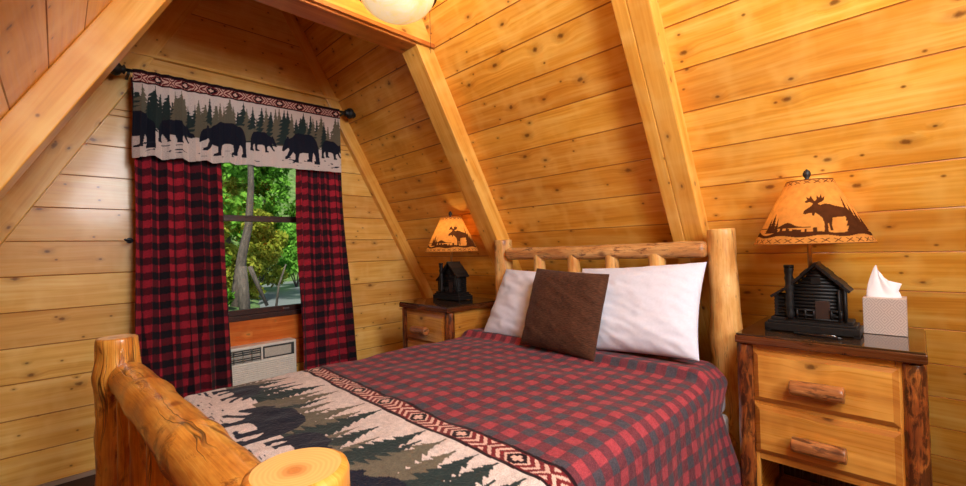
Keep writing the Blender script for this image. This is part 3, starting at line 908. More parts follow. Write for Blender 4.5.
# head end of the hanging side slumps back toward the foot, foot end tucked down
Z = Z - np.clip((0.33 - X) / 0.05, 0, 1) ** 2 * 0.10
X = X - near * np.clip(hang * 4 + 0.25, 0, 1) * (1 - 0.9 * hang) * np.clip((0.62 - Y) / 0.06, 0, 1) * 0.20 * np.clip((X - 1.5) / 0.4, 0, 1) ** 1.5
qs = (arc[-1] - Sg)                              # runs from the far hem to the near hem
qt = Xp - QX0
s0 = np.interp(1.42, sec[40 + 14:40 + 14 + 60, 0], arc[54:114])
s_pat = (arc[-1] - Sg) - (arc[-1] - s0)          # 0 at Y = 1.42
col = plaid(Sg - 0.017, Xp - 0.012, 0.075, npc(160, 64, 72), npc(108, 54, 62), npc(72, 68, 76))
BW0, BW1 = 0.728, 0.812
warp = 0.010 * np.sin(Y * 4.2 + 0.5)
tt = (Xp - warp)
cs = scenery(s_pat + 0.13, (tt - QX0 - 0.0), BW0 - QX0, 0.60, 0.30, 14, th=(0.36, 0.28), gap=1.75, brush=0.46)
msk = tt < BW0; col[msk] = cs[msk]
cb = tribal(s_pat + 0.02, (tt - BW0) / (BW1 - BW0), BW1 - BW0, 0.19)
msk = (tt >= BW0) & (tt < BW1); col[msk] = cb[msk]
fade = 0.86 + 0.28 * vnoise(Xp * 120, Sg * 120, 5)[..., None]
col = col * fade
o = gridmesh('quilt', np.stack([X, Y, Z + H], -1), np.stack([Xp, Sg], -1), QUILT, col, None, 0.012)
tag(o, 'quilt with red and black check and a bear and fir tree border on the bed', 'quilt')

# ------------------------------------------------------------------ pillows
def pillow(nm, W, Hh, T, mat, label, cat, loc, rot, group=None, seed=1, sag=0.0, pinch=0.06, wr=0.006, power=2.6):
    n1 = 90
    u = np.linspace(-1, 1, n1)[:, None] * np.ones((1, n1)); v = np.ones((n1, 1)) * np.linspace(-1, 1, n1)[None, :]
    uu = np.sin(u * PI / 2); vv = np.sin(v * PI / 2)
    prof = (np.clip(1 - np.abs(uu) ** power, 0, 1) * np.clip(1 - np.abs(vv) ** power, 0, 1)) ** 0.5
    x = uu * W / 2 * (1 - pinch * (1 - np.abs(vv) ** 2)); y = vv * Hh / 2 * (1 - pinch * (1 - np.abs(uu) ** 2))
    k = prof * T / 2
    w1 = wr * (vnoise(uu * 3 + seed, vv * 7 + uu * 3, seed) - 0.5) * 2 + wr * 0.6 * (vnoise(uu * 9 + vv * 4, vv * 9, seed + 2) - 0.5) * 2
    edge = np.clip(prof * 3, 0, 1)
    sagf = sag * (-vv) * prof
    f_ = np.stack([x, y, k + (w1 + sagf) * edge], -1); bk = np.stack([x, y, -k + (w1 * 0.5) * edge], -1)
    me = bpy.data.meshes.new(nm)
    V = np.concatenate([f_.reshape(-1, 3), bk.reshape(-1, 3)])
    idx = np.arange(n1 * n1).reshape(n1, n1)
    q = np.stack([idx[:-1, :-1], idx[1:, :-1], idx[1:, 1:], idx[:-1, 1:]], -1).reshape(-1, 4)
    fs = [tuple(a_) for a_ in q] + [tuple(a_[::-1] + n1 * n1) for a_ in q]
    me.from_pydata([tuple(p) for p in V], [], fs)
    ul = me.uv_layers.new(name='UVMap')
    uvv = np.concatenate([np.stack([x, y], -1).reshape(-1, 2)] * 2)
    ul.data.foreach_set('uv', uvv[np.array(fs).reshape(-1)].reshape(-1).astype(np.float32))
    import bmesh
    bm = bmesh.new(); bm.from_mesh(me); bmesh.ops.remove_doubles(bm, verts=bm.verts, dist=1e-5); bmesh.ops.recalc_face_normals(bm, faces=bm.faces); bm.to_mesh(me); bm.free()
    me.polygons.foreach_set('use_smooth', [True] * len(me.polygons))
    me.materials.append(mat)
    o = bpy.data.objects.new(nm, me); C.objects.link(o)
    o.location = loc; o.rotation_euler = rot
    return tag(o, label, cat, group)
n = NT('brown_chenille')
u, v = n.uv()
f = n.noise(n.comb(n.math('MULTIPLY', u, 60), n.math('MULTIPLY', v, 260)), 1, 3)
f2 = n.noise(n.comb(n.math('MULTIPLY', u, 12), n.math('MULTIPLY', v, 12)), 1, 2)
n.bsdf(n.ramp(n.math('ADD', n.math('MULTIPLY', f, 0.7), n.math('MULTIPLY', f2, 0.3)), [(0.32, rgb(52, 30, 20)), (0.68, rgb(98, 62, 42))]), 0.85, bump=f, bstr=0.7, bdist=0.004, sheen=0.12, spec=0.2)
CHEN = n.m
# local x -> along +Y reversed, local y -> up, local z -> toward the foot (-X)
def lean(deg, roll=0.0, yaw=0.0):
    base = Matrix(((0, 0, -1), (-1, 0, 0), (0, 1, 0)))
    R_ = Matrix.Rotation(math.radians(yaw), 3, 'Z') @ Matrix.Rotation(math.radians(deg), 3, 'Y') @ base @ Matrix.Rotation(math.radians(roll), 3, 'Z')
    return R_.to_euler()
pillow('pillow', 0.60, 0.43, 0.16, SHEET, 'white pillow at the near side of the bed behind the brown cushion', 'pillow', (1.842, 0.915, -0.285 + H), lean(30, 4), 'white bed pillows', 3, wr=0.004)
pillow('pillow', 0.60, 0.43, 0.16, SHEET, 'white pillow at the far side of the bed by the far nightstand', 'pillow', (1.836, 1.472, -0.318 + H), lean(30, -1), 'white bed pillows', 6, wr=0.004)
pillow('cushion', 0.412, 0.388, 0.12, CHEN, 'square brown plush cushion leaning on the white pillows', 'cushion', (1.690, 1.184, -0.302 + H), lean(18, -3), None, 9, wr=0.003, pinch=0.03, power=3.4)

# ------------------------------------------------------------------ nightstands
ZN = -0.336
GTOP = NT('glass_sheet'); 
gb = GTOP.bsdf((0.045, 0.022, 0.010, 1), 0.06, coat=0.6, spec=0.7)
GTOP = GTOP.m
def nightstand(loc, label):
    """front faces -X, local origin at floor under the middle of the front edge of the top."""
    ns = thing('nightstand', label, 'nightstand', loc, 0, 'log nightstands', world=False)
    W, Dp = 0.50, 0.475
    zt = ZN + H
    mb = MB(); mb.box(0, Dp, -W / 2, W / 2, zt - 0.036, zt - 0.007, 1, tone=0.5)
    mb.build('top', STAND_DK, ns, 0.004)
    mb = MB(); mb.box(0.004, Dp - 0.004, -W / 2 + 0.004, W / 2 - 0.004, zt - 0.007, zt - 0.001, 1)
    mb.build('glass_top', GTOP, ns, 0.0015)
    for (px, py) in ((0.042, -0.219), (0.042, 0.224), (Dp - 0.05, -0.219), (Dp - 0.05, 0.224)):
        log('corner_post', (px, py, 0), (px, py, zt - 0.036), 0.030, 0.029, BARKPOST, ns, 0.08, px * 31 + py * 17, 20, 26)
    # face frame
    mb = MB()
    fx0, fx1 = 0.028, 0.05
    y0, y1 = -0.200, 0.207
    mb.box(fx0, fx1, y0, y0 + 0.02, 0.06, zt - 0.037, 2); mb.box(fx0, fx1, y1 - 0.02, y1, 0.06, zt - 0.037, 2)
    for (za, zc) in ((-0.397, -0.373), (-0.594, -0.576), (-0.79, -0.762)):
        mb.box(fx0, fx1, y0 + 0.02, y1 - 0.02, za + H, zc + H, 1)
    mb.build('face_frame', STAND, ns, 0.002)
    # side and back panels, bottom shelf
    for sy_ in (-1, 1):
        mb = MB(); yy = -0.21 if sy_ < 0 else 0.212
        mb.box(0.07, Dp - 0.08, yy - 0.008, yy + 0.008, 0.06, zt - 0.037, 0)
        mb.build('side_panel', STAND, ns)
    mb = MB(); mb.box(Dp - 0.03, Dp - 0.02, -0.2, 0.2, 0.06, zt - 0.037, 2); mb.build('back_panel', STAND_DK, ns)
    mb = MB(); mb.box(0.05, Dp - 0.035, -0.195, 0.2, 0.10, 0.118, 1); mb.build('shelf', STAND, ns)
    mb = MB(); mb.box(0.05, Dp - 0.035, -0.195, 0.2, -0.79 + H, -0.78 + H, 1); mb.build('drawer_floor', STAND_DK, ns)
    for (za, zc) in ((-0.577, -0.396), (-0.765, -0.592)):
        mb = MB()
        ya, yb_ = y0 + 0.012, y1 - 0.010
        # raised front: bevelled border and flat field
        o_ = 0.012
        z0, z1 = za + H, zc + H
        b_ = 0.016
        base = [(fx0 - o_, ya + b_, z0 + b_), (fx0 - o_, yb_ - b_, z0 + b_), (fx0 - o_, yb_ - b_, z1 - b_), (fx0 - o_, ya + b_, z1 - b_)]
        rim = [(fx0 - 0.004, ya, z0), (fx0 - 0.004, yb_, z0), (fx0 - 0.004, yb_, z1), (fx0 - 0.004, ya, z1)]
        bk = [(fx0 + 0.3, ya + 0.012, z0 + 0.004), (fx0 + 0.3, yb_ - 0.012, z0 + 0.004), (fx0 + 0.3, yb_ - 0.012, z1 - 0.004), (fx0 + 0.3, ya + 0.012, z1 - 0.004)]
        rim2 = [(fx0 + 0.004, p[1], p[2]) for p in rim]
        mb.v = base + rim + rim2 + bk
        ou, ov = rng.uniform(0, 50), rng.uniform(0, 50)
        def uvq(ids): return [(mb.v[i][1] + ou, mb.v[i][2] + ov + mb.v[i][0]) for i in ids]
        mb.face([0, 3, 2, 1], uvq([0, 3, 2, 1]), 0, False, 0.75)
        for lvl in (0, 4, 8):
            for k in range(4):
                k2 = (k + 1) % 4
                ids = [lvl + k, lvl + k2, lvl + 4 + k2, lvl + 4 + k]
                mb.face(ids, uvq(ids), 0, False, -0.74 if lvl == 0 else 0.5)
        mb.face([12, 13, 14, 15], None, 0, False, 0.5)
        dr = mb.build('drawer', STAND, ns, 0.0015, 1); fix_normals(dr)
        zc_ = (z0 + z1) / 2 - 0.012
        hx = fx0 - o_ - 0.030
        log('handle', (hx, 0.083, zc_), (hx, -0.062, zc_ + 0.001), 0.0245, 0.025, HANDLE, dr, 0.08, za * 9, 20, 14, endmat=HANDLE, cham=0.005)
        for py in (0.055, -0.035):
            mb = MB(); mb.tube([(hx + 0.01, py, zc_), (fx0 - o_ + 0.002, py, zc_)], 0.009, 10)
            mb.build('handle_stud', BARKPOST, dr)
    return ns
def copy_tree(o, parent=None):
    c = o.copy(); C.objects.link(c)
    if parent is not None: c.parent = parent
    for ch in list(o.children): copy_tree(ch, c)
    return c
NS1 = (1.785, 0.238, 0); NS2 = (1.612, 2.186, 0)
ns1 = nightstand(NS1, 'log nightstand at the near side of the bed with both drawers in view')
ns2 = copy_tree(ns1); ns2.location = NS2
ns2['label'] = 'log nightstand at the far side of the bed below the window corner'

# ------------------------------------------------------------------ lamps
MOOSE = [(0.00, 0.50), (0.02, 0.57), (0.10, 0.63), (0.16, 0.68), (0.19, 0.74), (0.13, 0.78), (0.06, 0.76), (0.02, 0.80), (0.08, 0.84), (0.05, 0.92), (0.12, 0.88), (0.16, 0.95), (0.19, 0.86), (0.23, 0.80),
         (0.27, 0.84), (0.28, 0.95), (0.33, 0.88), (0.38, 0.98), (0.39, 0.87), (0.45, 0.92), (0.42, 0.81), (0.36, 0.77), (0.28, 0.73), (0.33, 0.69), (0.42, 0.72), (0.52, 0.71), (0.62, 0.66), (0.75, 0.63), (0.88, 0.60), (0.96, 0.53), (0.99, 0.44),
         (0.97, 0.34), (1.02, 0.20), (1.04, 0.02), (0.99, 0.02), (0.985, 0.18), (0.91, 0.33), (0.885, 0.18), (0.88, 0.0), (0.83, 0.0), (0.835, 0.20), (0.78, 0.38), (0.66, 0.37), (0.52, 0.36), (0.485, 0.20), (0.485, 0.04),
         (0.44, 0.04), (0.44, 0.20), (0.42, 0.24), (0.41, 0.0), (0.345, 0.0), (0.36, 0.22), (0.34, 0.36), (0.28, 0.44), (0.22, 0.50), (0.20, 0.43), (0.17, 0.43), (0.16, 0.50), (0.09, 0.49), (0.04, 0.47)]
n = NT('lampshade_paper')
col = n.attr('col', 'Color')
u, v = n.uv()
w = n.noise(n.comb(n.math('MULTIPLY', u, 40), n.math('MULTIPLY', v, 40)), 1, 4)
col = n.mix(1.0, col, n.ramp(w, [(0.3, (0.8, 0.8, 0.8, 1)), (0.7, (1.1, 1.1, 1.1, 1))]), 'MULTIPLY')
df = n.n('ShaderNodeBsdfDiffuse'); n.set(df.inputs[0], col)
tl = n.n('ShaderNodeBsdfTranslucent'); n.set(tl.inputs[0], n.mix(1.0, col, (1.0, 0.84, 0.60, 1), 'MULTIPLY'))
mx = n.n('ShaderNodeMixShader'); mx.inputs[0].default_value = 0.5
n.t.links.new(df.outputs[0], mx.inputs[1]); n.t.links.new(tl.outputs[0], mx.inputs[2]); n.t.links.new(mx.outputs[0], n.out.inputs[0])
SHADE = n.m

def lamp_light(loc, power, r=0.03):
    ld = bpy.data.lights.new('lamp_light', 'POINT'); ld.energy = power; ld.color = (1.0, 0.80, 0.55); ld.shadow_soft_size = r
    o = bpy.data.objects.new('lamp_light', ld); C.objects.link(o); o.location = loc
    return o

STEMB = flat('brass_stem', rgb(170, 130, 80), 0.35, metal=0.7, var=0.05)
def cabin_lamp(loc, label, facing):
    lp = thing('table_lamp', label, 'lamp', loc, 0, 'cabin table lamps', world=False)
    # plinth, front faces -X, width along Y; local z=0 at the nightstand top
    mb = MB()
    mb.box(-0.060, 0.060, -0.137, 0.137, 0.004, 0.030); mb.box(-0.053, 0.053, -0.128, 0.128, 0.030, 0.040); mb.box(-0.047, 0.047, -0.118, 0.118, 0.040, 0.052)
    for (x, y) in ((-0.052, -0.128), (-0.052, 0.128), (0.052, -0.128), (0.052, 0.128)): mb.box(x - 0.008, x + 0.008, y - 0.009, y + 0.009, 0, 0.012)
    mb.build('base', BLACK, lp, 0.002)
    # log cabin body: stacked logs, gable end to the front
    mb = MB()
    yl, yr_ = 0.052, -0.090
    for k in range(9):
        z = 0.058 + k * 0.0125
        for x in (-0.036, 0.036): mb.tube([(x, yr_ - 0.008, z), (x, yl + 0.008, z)], 0.0066, 10)
        for y in (yr_, yl): mb.tube([(-0.043, y, z + 0.005), (0.043, y, z + 0.005)], 0.0066, 10)
    for k in range(5):
        z = 0.058 + (9 + k) * 0.0125
        f_ = 1 - (k + 0.6) / 5.6
        c_ = (yl + yr_) / 2; hw = (yl - yr_) / 2 * f_
        for x in (-0.036, 0.036): mb.tube([(x, c_ - hw, z), (x, c_ + hw, z)], 0.0066, 10)
    mb.box(-0.034, 0.034, yr_, yl, 0.05, 0.165)
    mb.prism([(yr_, 0.16), (yl, 0.16), ((yl + yr_) / 2, 0.235)], (-0.033, 0, 0), (0, 1, 0), (0, 0, 1), (0.066, 0, 0))
    cb_ = mb.build('cabin_body', BLACK, lp)
    mb = MB(); mb.box(-0.045, -0.038, -0.058, -0.016, 0.056, 0.118)
    mb.build('cabin_door', flat('cabin_door_brown', (0.03, 0.014, 0.010, 1), 0.5), cb_, 0.001)
    mb = MB(); mb.box(-0.045, -0.040, -0.034, -0.006, 0.178, 0.202)
    mb.build('cabin_window', BLACK, cb_, 0.001)
    # roof slabs with plank courses
    mb = MB()
    c_ = (yl + yr_) / 2
    for sgn in (-1, 1):
        ye = yl + 0.020 if sgn > 0 else yr_ - 0.020
        a_ = Vector((0, ye, 0.150)); b_ = Vector((0, c_, 0.242))
        d_ = (b_ - a_)
        nrm_ = Vector((0, sgn * d_.z, sgn * -d_.y * sgn * sgn)).normalized()
        nrm_ = Vector((0, d_.z * (1 if sgn > 0 else -1), abs(d_.y))).normalized()
        for k in range(5):
            p = a_ + d_ * (k / 5.0)
            mb.obox(p + Vector((-0.055, 0, 0)), (0.11, 0, 0), d_ * 0.23, nrm_ * (0.009 + 0.002 * (k % 2)))
    mb.tube([(-0.057, c_, 0.250), (0.057, c_, 0.250)], 0.006, 10)
    rf_ = mb.build('cabin_roof', BLACK, lp, 0.001, 1); fix_normals(rf_)
    # lean-to on the left with its own roof, and the stone chimney
    mb = MB()
    for k in range(6):
        z = 0.058 + k * 0.0125
        mb.tube([(-0.030, yl, z), (-0.030, 0.107, z)], 0.0064, 10); mb.tube([(0.030, yl, z), (0.030, 0.107, z)], 0.0064, 10)
        mb.tube([(-0.037, 0.102, z + 0.005), (0.037, 0.102, z + 0.005)], 0.0064, 10)
    mb.box(-0.028, 0.028, yl, 0.102, 0.05, 0.135)
    mb.build('lean_to', BLACK, lp)
    mb = MB()
    for k in range(4):
        mb.obox((-0.047, 0.116 - k * 0.016, 0.122 + k * 0.0115), (0.094, 0, 0), (0, -0.018, 0.013), (0, 0.004, 0.008))
    r2 = mb.build('lean_to_roof', BLACK, lp, 0.001, 1); fix_normals(r2)
    mb = MB()
    pts = [(-0.045, 0.058, 0.05 + i * 0.0105) for i in range(19)]
    mb.tube(pts, [0.0125 + 0.002 * ((i * 7) % 3) * 0.5 for i in range(19)], 12, lump=0.2, seed=4, lf=80)
    mb.tube([(-0.045, 0.058, 0.236), (-0.045, 0.058, 0.246)], 0.016, 12)
    mb.build('chimney', BLACK, lp)
    # porch rail
    mb = MB()
    for y in (-0.088, -0.062, -0.012, 0.012, 0.036): mb.tube([(-0.049, y, 0.052), (-0.049, y, 0.088)], 0.0035, 8)
    mb.tube([(-0.049, -0.09, 0.084), (-0.049, -0.06, 0.084)], 0.0035, 8); mb.tube([(-0.049, -0.014, 0.084), (-0.049, 0.04, 0.084)], 0.0035, 8)
    mb.tube([(-0.049, -0.09, 0.053), (-0.049, 0.04, 0.053)], 0.0035, 8)
    mb.tube([(-0.049, -0.09, 0.066), (-0.049, -0.06, 0.066)], 0.003, 8); mb.tube([(-0.049, -0.014, 0.066), (-0.049, 0.04, 0.066)], 0.003, 8)
    for y in (-0.1, -0.084): mb.tube([(-0.05, y, 0.05), (-0.05, y, 0.16)], 0.0042, 8)
    mb.build('porch_rail', BLACK, lp)
    # stem, harp, finial
    mb = MB(); mb.tube([(0.0, 0, 0.2), (0.0, 0, 0.36)], 0.007, 14); mb.tube([(0, 0, 0.345), (0, 0, 0.40)], 0.016, 14)
    mb.build('stem', STEMB, lp)
    mb = MB()
    for sg in (-1, 1): mb.tube([(0, 0.012 * sg, 0.36), (0, 0.05 * sg, 0.43), (0, 0.05 * sg, 0.49), (0, 0.02 * sg, 0.547), (0, 0, 0.558)], 0.0022, 8)
    mb.tube([(0, 0.066, 0.551), (0, -0.066, 0.551)], 0.002, 6); mb.tube([(0.066, 0, 0.551), (-0.066, 0, 0.551)], 0.002, 6)
    mb.build('harp', BRASS, lp)
    mb = MB(); mb.lathe([(0.003, 0.552), (0.009, 0.559), (0.006, 0.563), (0.012, 0.573), (0.0125, 0.581), (0.009, 0.590), (0.001, 0.597)], 16)
    mb.build('finial', IRON, lp)
    # shade
    SZ0, SZ1, SR0, SR1 = 0.322, 0.553, 0.180, 0.069
    mS, nS = 520, 150
    th = np.linspace(0, 2 * PI, mS, endpoint=False)[:, None] * np.ones((1, nS)); b_ = np.ones((mS, 1)) * np.linspace(0, 1, nS)[None, :]
    rr = SR0 + (SR1 - SR0) * b_
    P = np.stack([rr * np.cos(th), rr * np.sin(th) - 0.006, SZ0 + (SZ1 - SZ0) * b_], -1)
    # picture repeats twice round; angle increases to the viewer's right when seen from outside
    rel = (th - facing + PI) % (2 * PI) - PI
    rep = PI
    rel = (rel + rep / 2) % rep - rep / 2
    # scale by mean radius so the moose keeps its shape
    s_ = rel * (0.6 * 0.125 + 0.4 * rr); t_ = b_ * 0.255
    base_c = npc(226, 158, 78)
    col_ = np.empty(P.shape); col_[:] = base_c
    DK = npc(84, 50, 30)
    # hills, ground, firs, tufts
    hill = 0.066 + 0.018 * np.exp(-((s_ + 0.062) / 0.022) ** 2)
    col_[(t_ < hill) & (t_ > 0.062) & (s_ < 0.0)] = DK
    grd = 0.030 + 0.004 * np.sin(s_ * 60)
    col_[(t_ > grd) & (t_ < grd + 0.017 - 0.006 * np.sin(s_ * 35))] = DK
    col_[(t_ > grd + 0.012) & (t_ < grd + 0.030) & (vnoise(s_ * 160, t_ * 20, 3) > 0.60) & (np.abs(s_ + 0.035) < 0.05)] = DK
    for (x0, h_, w_) in ((-0.112, 0.080, 0.034), (-0.126, 0.060, 0.03), (-0.096, 0.06, 0.018), (0.110, 0.135, 0.040), (0.128, 0.110, 0.040), (0.146, 0.09, 0.044), (0.17, 0.07, 0.05)):
        k_ = (0.045 + h_ - t_) / h_
        saw_ = (k_ * 7) % 1.0
        col_[(k_ > 0) & (t_ > 0.045) & (np.abs(s_ - x0) < w_ * 0.5 * np.clip(k_, 0, 1) * (0.65 + 0.45 * saw_))] = DK
    col_[inpoly((s_ + 0.020) / 0.150, (t_ - 0.042) / 0.152, MOOSE)] = DK
    # stitched borders
    for zc_, amp_ in ((0.014, 0.008), (0.243, 0.006)):
        pr_ = 0.036 if zc_ < 0.1 else 0.026
        sx = (th * (SR0 if zc_ < 0.1 else SR1)) % pr_ - pr_ / 2
        dx = np.abs(np.abs(sx) * (amp_ / (pr_ * 0.34)) - np.abs(t_ - zc_))
        col_[(dx < 0.0016) & (np.abs(t_ - zc_) < amp_)] = DK * 1.3
    col_[(b_ < 0.012) | (b_ > 0.985)] = DK * 1.5
    sh = gridmesh('lampshade', P, np.stack([s_, t_], -1), SHADE, col_, lp, 0.0, closed_u=True)
    return lp
L1 = (1.966, 0.280, ZN + H); L2 = (1.90, 2.225, ZN + H)
cabin_lamp(L1, 'lit table lamp with moose shade and black cabin base on the near nightstand', math.radians(188))
cabin_lamp(L2, 'lit table lamp with moose shade and black cabin base on the far nightstand', math.radians(229))
lamp_light((L1[0], L1[1], L1[2] + 0.42), 0.72)
lamp_light((L2[0], L2[1], L2[2] + 0.42), 1.7)

# ------------------------------------------------------------------ tissue box and pen
tb = thing('tissue_box', 'grey tissue box with diamond pattern right of the near lamp', 'tissue box', (2.094, 0.088, ZN + H), 0, None, world=False)
n = NT('tissue_box_card')
u, v = n.uv()
du = n.math('ABSOLUTE', n.math('SUBTRACT', n.math('FRACT', n.math('MULTIPLY', u, 1 / 0.040)), 0.5)); dv = n.math('ABSOLUTE', n.math('SUBTRACT', n.math('FRACT', n.math('MULTIPLY', v, 1 / 0.052)), 0.5))
dd = n.math('FRACT', n.math('MULTIPLY', n.math('ADD', du, dv), 5.0))
n.bsdf(n.mix(n.mr(dd, 0.45, 0.55), rgb(196, 180, 170), rgb(172, 156, 148)), 0.6)
BOXM = n.m
mb = MB()
hw = 0.056; hb = 0.126
b0 = 0
mb.v = [(x, y, z) for x in (-hw, hw) for y in (-hw, hw) for z in (0, hb)]
for q in ((0, 1, 3, 2), (4, 6, 7, 5), (0, 4, 5, 1), (2, 3, 7, 6)):
    mb.face(q, [((mb.v[i][1] if q in ((0, 1, 3, 2), (4, 6, 7, 5)) else mb.v[i][0]), mb.v[i][2]) for i in q], 0)
mb.face((0, 2, 6, 4), None, 1); mb.face((1, 5, 7, 3), None, 1)
mb.build('box', [BOXM, flat('card_top', rgb(190, 174, 164), 0.6, var=0.03)], tb, 0.0012, 1)
mT, nT = 60, 60
a = np.linspace(0, 2 * PI, mT, endpoint=False)[:, None] * np.ones((1, nT)); b = np.ones((mT, 1)) * np.linspace(0, 1, nT)[None, :]
rx_ = (0.034 * (1 - b) ** 0.85 + 0.003) * (1 + 0.35 * np.sin(a * 3 + 1 + b * 2) * b ** 0.4 + 0.2 * np.sin(a * 7 + b * 5) * b)
P = np.stack([0.55 * rx_ * np.cos(a) + 0.0 * b, rx_ * np.sin(a) * 1.25 + 0.012 * b ** 2 + 0.004, hb - 0.002 + 0.098 * b * (1 - 0.18 * np.cos(a + 1.8) * b)], -1)
gridmesh('tissue', P, np.stack([a, b], -1), PAPER, None, tb, 0.0, closed_u=True)
# the drooping corner of the tissue
mb = MB()
mb.v = [(-0.012, -0.008, hb), (0.006, -0.014, hb + 0.004), (-0.004, -0.034, hb + 0.046), (-0.010, -0.010, hb + 0.060), (-0.016, -0.046, hb + 0.050), (-0.006, -0.030, hb + 0.004)]
for q in ((0, 5, 4, 3), (5, 1, 2, 4), (3, 4, 2)): mb.face(q, None, 0, True)
mb.build('tissue_corner', PAPER, tb)

pen = thing('pen', 'black pen lying in front of the near lamp', 'pen', (1.878, 0.262, ZN + H), 0, None, world=False)
pa, pb_ = Vector((0.0, 0.060, 0.0055)), Vector((-0.030, -0.078, 0.0055))
mb = MB(); mb.tube([pa, pa.lerp(pb_, 0.02), pa.lerp(pb_, 0.9), pa.lerp(pb_, 1.0)], [0.003, 0.0052, 0.0055, 0.002], 12); mb.build('barrel', PENB, pen)
mb = MB(); mb.tube([pa.lerp(pb_, 0.6) + Vector((-0.001, 0, 0.006)), pa.lerp(pb_, 0.88) + Vector((-0.001, 0, 0.006))], 0.0015, 8); mb.build('clip', flat('pen_clip', (0.3, 0.3, 0.3, 1), 0.25, metal=1.0), pen)

# ------------------------------------------------------------------ ceiling light
LX, LY = 1.02, 1.50
cl = thing('ceiling_light', 'glowing alabaster bowl ceiling light in front of the cross beam', 'ceiling light', (LX, LY, CZ + H))
n = NT('alabaster_glass')
tc = n.n('ShaderNodeTexCoord').outputs['Object']
f = n.noise(tc, 9, 4, 0.6, 1.2)
colr = n.ramp(f, [(0.35, rgb(250, 214, 140)), (0.6, rgb(255, 240, 200))])
lw = n.n('ShaderNodeLayerWeight'); lw.inputs[0].default_value = 0.35
ec = n.mix(n.math('MULTIPLY', lw.outputs[1], 0.8), colr, rgb(236, 176, 84))
n.bsdf(colr, 0.25, emit=ec, estr=0.75, coat=0.3)
ALAB = n.m
zr = 1.068
mb = MB()
prof = [(0.0005, -0.098), (0.03, -0.0965), (0.06, -0.090), (0.09, -0.078), (0.115, -0.062), (0.135, -0.044), (0.150, -0.022), (0.158, 0.0)]
mb.lathe([(r, z + zr + H) for r, z in prof], 56, (LX, LY, 0))
mb.build('glass_bowl', ALAB, cl)
mb = MB(); mb.lathe([(r, z + zr + H) for r, z in ((0.150, -0.004), (0.163, -0.006), (0.168, 0.0), (0.168, 0.012), (0.163, 0.018), (0.150, 0.016), (0.150, -0.004))], 56, (LX, LY, 0))
mb.build('rim', BRASS, cl)
mb = MB(); mb.lathe([(0.001, zr + 0.02 + H), (0.010, zr + 0.02 + H), (0.010, CZ - 0.03 + H), (0.06, CZ - 0.02 + H), (0.065, CZ + H - 0.001), (0.001, CZ + H - 0.001)], 24, (LX, LY, 0))
for k in range(3):
    an = k * 2 * PI / 3 + 0.4
    mb.tube([(LX, LY, zr + 0.12 + H), (LX + 0.158 * math.cos(an), LY + 0.158 * math.sin(an), zr + 0.012 + H)], 0.004, 8)
mb.build('stem', BRASS, cl)
mb = MB(); mb.tube([(1.1865, 1.494, zr + 0.005 + H), (1.1865, 1.494, 0.872 + H)], 0.0009, 6)
mb.build('pull_chain', IRON, cl)
ld = bpy.data.lights.new('bowl_light', 'POINT'); ld.energy = 6.5; ld.color = (1.0, 0.86, 0.66); ld.shadow_soft_size = 0.07
lo = bpy.data.objects.new('bowl_light', ld); C.objects.link(lo); lo.location = (LX, LY, zr + 0.09 + H)

# ------------------------------------------------------------------ outdoors
def leafmat(nm, c0, c1):
    n = NT(nm)
    f = n.attr('tone')
    tc = n.n('ShaderNodeTexCoord').outputs['Object']
    f2 = n.noise(tc, 0.9, 3)
    c = n.mix(n.math('ADD', n.math('MULTIPLY', f, 0.6), n.math('MULTIPLY', f2, 0.4)), c0, c1)
    df = n.n('ShaderNodeBsdfDiffuse'); n.set(df.inputs[0], c)
    tl = n.n('ShaderNodeBsdfTranslucent'); n.set(tl.inputs[0], c)
    mx = n.n('ShaderNodeMixShader'); mx.inputs[0].default_value = 0.4
    n.t.links.new(df.outputs[0], mx.inputs[1]); n.t.links.new(tl.outputs[0], mx.inputs[2]); n.t.links.new(mx.outputs[0], n.out.inputs[0])
    return n.m
LEAF_G = leafmat('leaf_green', rgb(26, 70, 20), rgb(104, 160, 50))
LEAF_Y = leafmat('leaf_yellow', rgb(88, 112, 30), rgb(184, 182, 72))
LEAF_B = leafmat('leaf_bright', rgb(50, 110, 34), rgb(140, 196, 76))
TRUNK = logwood('tree_bark', rgb(104, 92, 82), rgb(78, 68, 60), rgb(50, 44, 38), rgb(34, 28, 24), barkamt=0.8, rough=0.9, coat=0.0)
GZ = -1.0 + H
n = NT('creek_bank')
tc = n.n('ShaderNodeTexCoord').outputs['Object']
f = n.noise(tc, 3.0, 5, 0.65)
n.bsdf(n.ramp(f, [(0.3, rgb(46, 58, 26)), (0.55, rgb(84, 112, 52)), (0.75, rgb(116, 122, 76))]), 0.95, bump=f, bstr=0.6, bdist=0.05)
BANK = n.m
m, n_ = 90, 130
gx = np.linspace(-14, 24, m)[:, None] * np.ones((1, n_)); gy = np.ones((m, 1)) * np.linspace(3.3, 48, n_)[None, :]
creek = 1 / (1 + np.exp(-(gx - 0.325 * gy + 0.12 * np.sin(gy * 0.9)) * 5.0)) * (1 / (1 + np.exp(-(18.0 - gy) * 2))) * (1 / (1 + np.exp((gx - 12.0) * 1.2)))
gz = GZ + 0.14 * (vnoise(gx * 0.7, gy * 0.7, 1) - 0.5) - 0.55 * creek - 0.35 * np.clip((6.5 - gy) / 3, 0, 1) + 1.2 * np.clip((gy - 18.5) / 12, 0, 1) + 9.0 * np.clip((gy - 31.5) / 9, 0, 1)
o = gridmesh('creek_bank', np.stack([gx, gy, gz], -1), np.stack([gx, gy], -1), BANK, None, None)
o['kind'] = 'structure'; o['label'] = 'grassy ground outside the window'
n = NT('creek_water')
tc = n.n('ShaderNodeTexCoord').outputs['Object']
f = n.noise(tc, 4.0, 3)
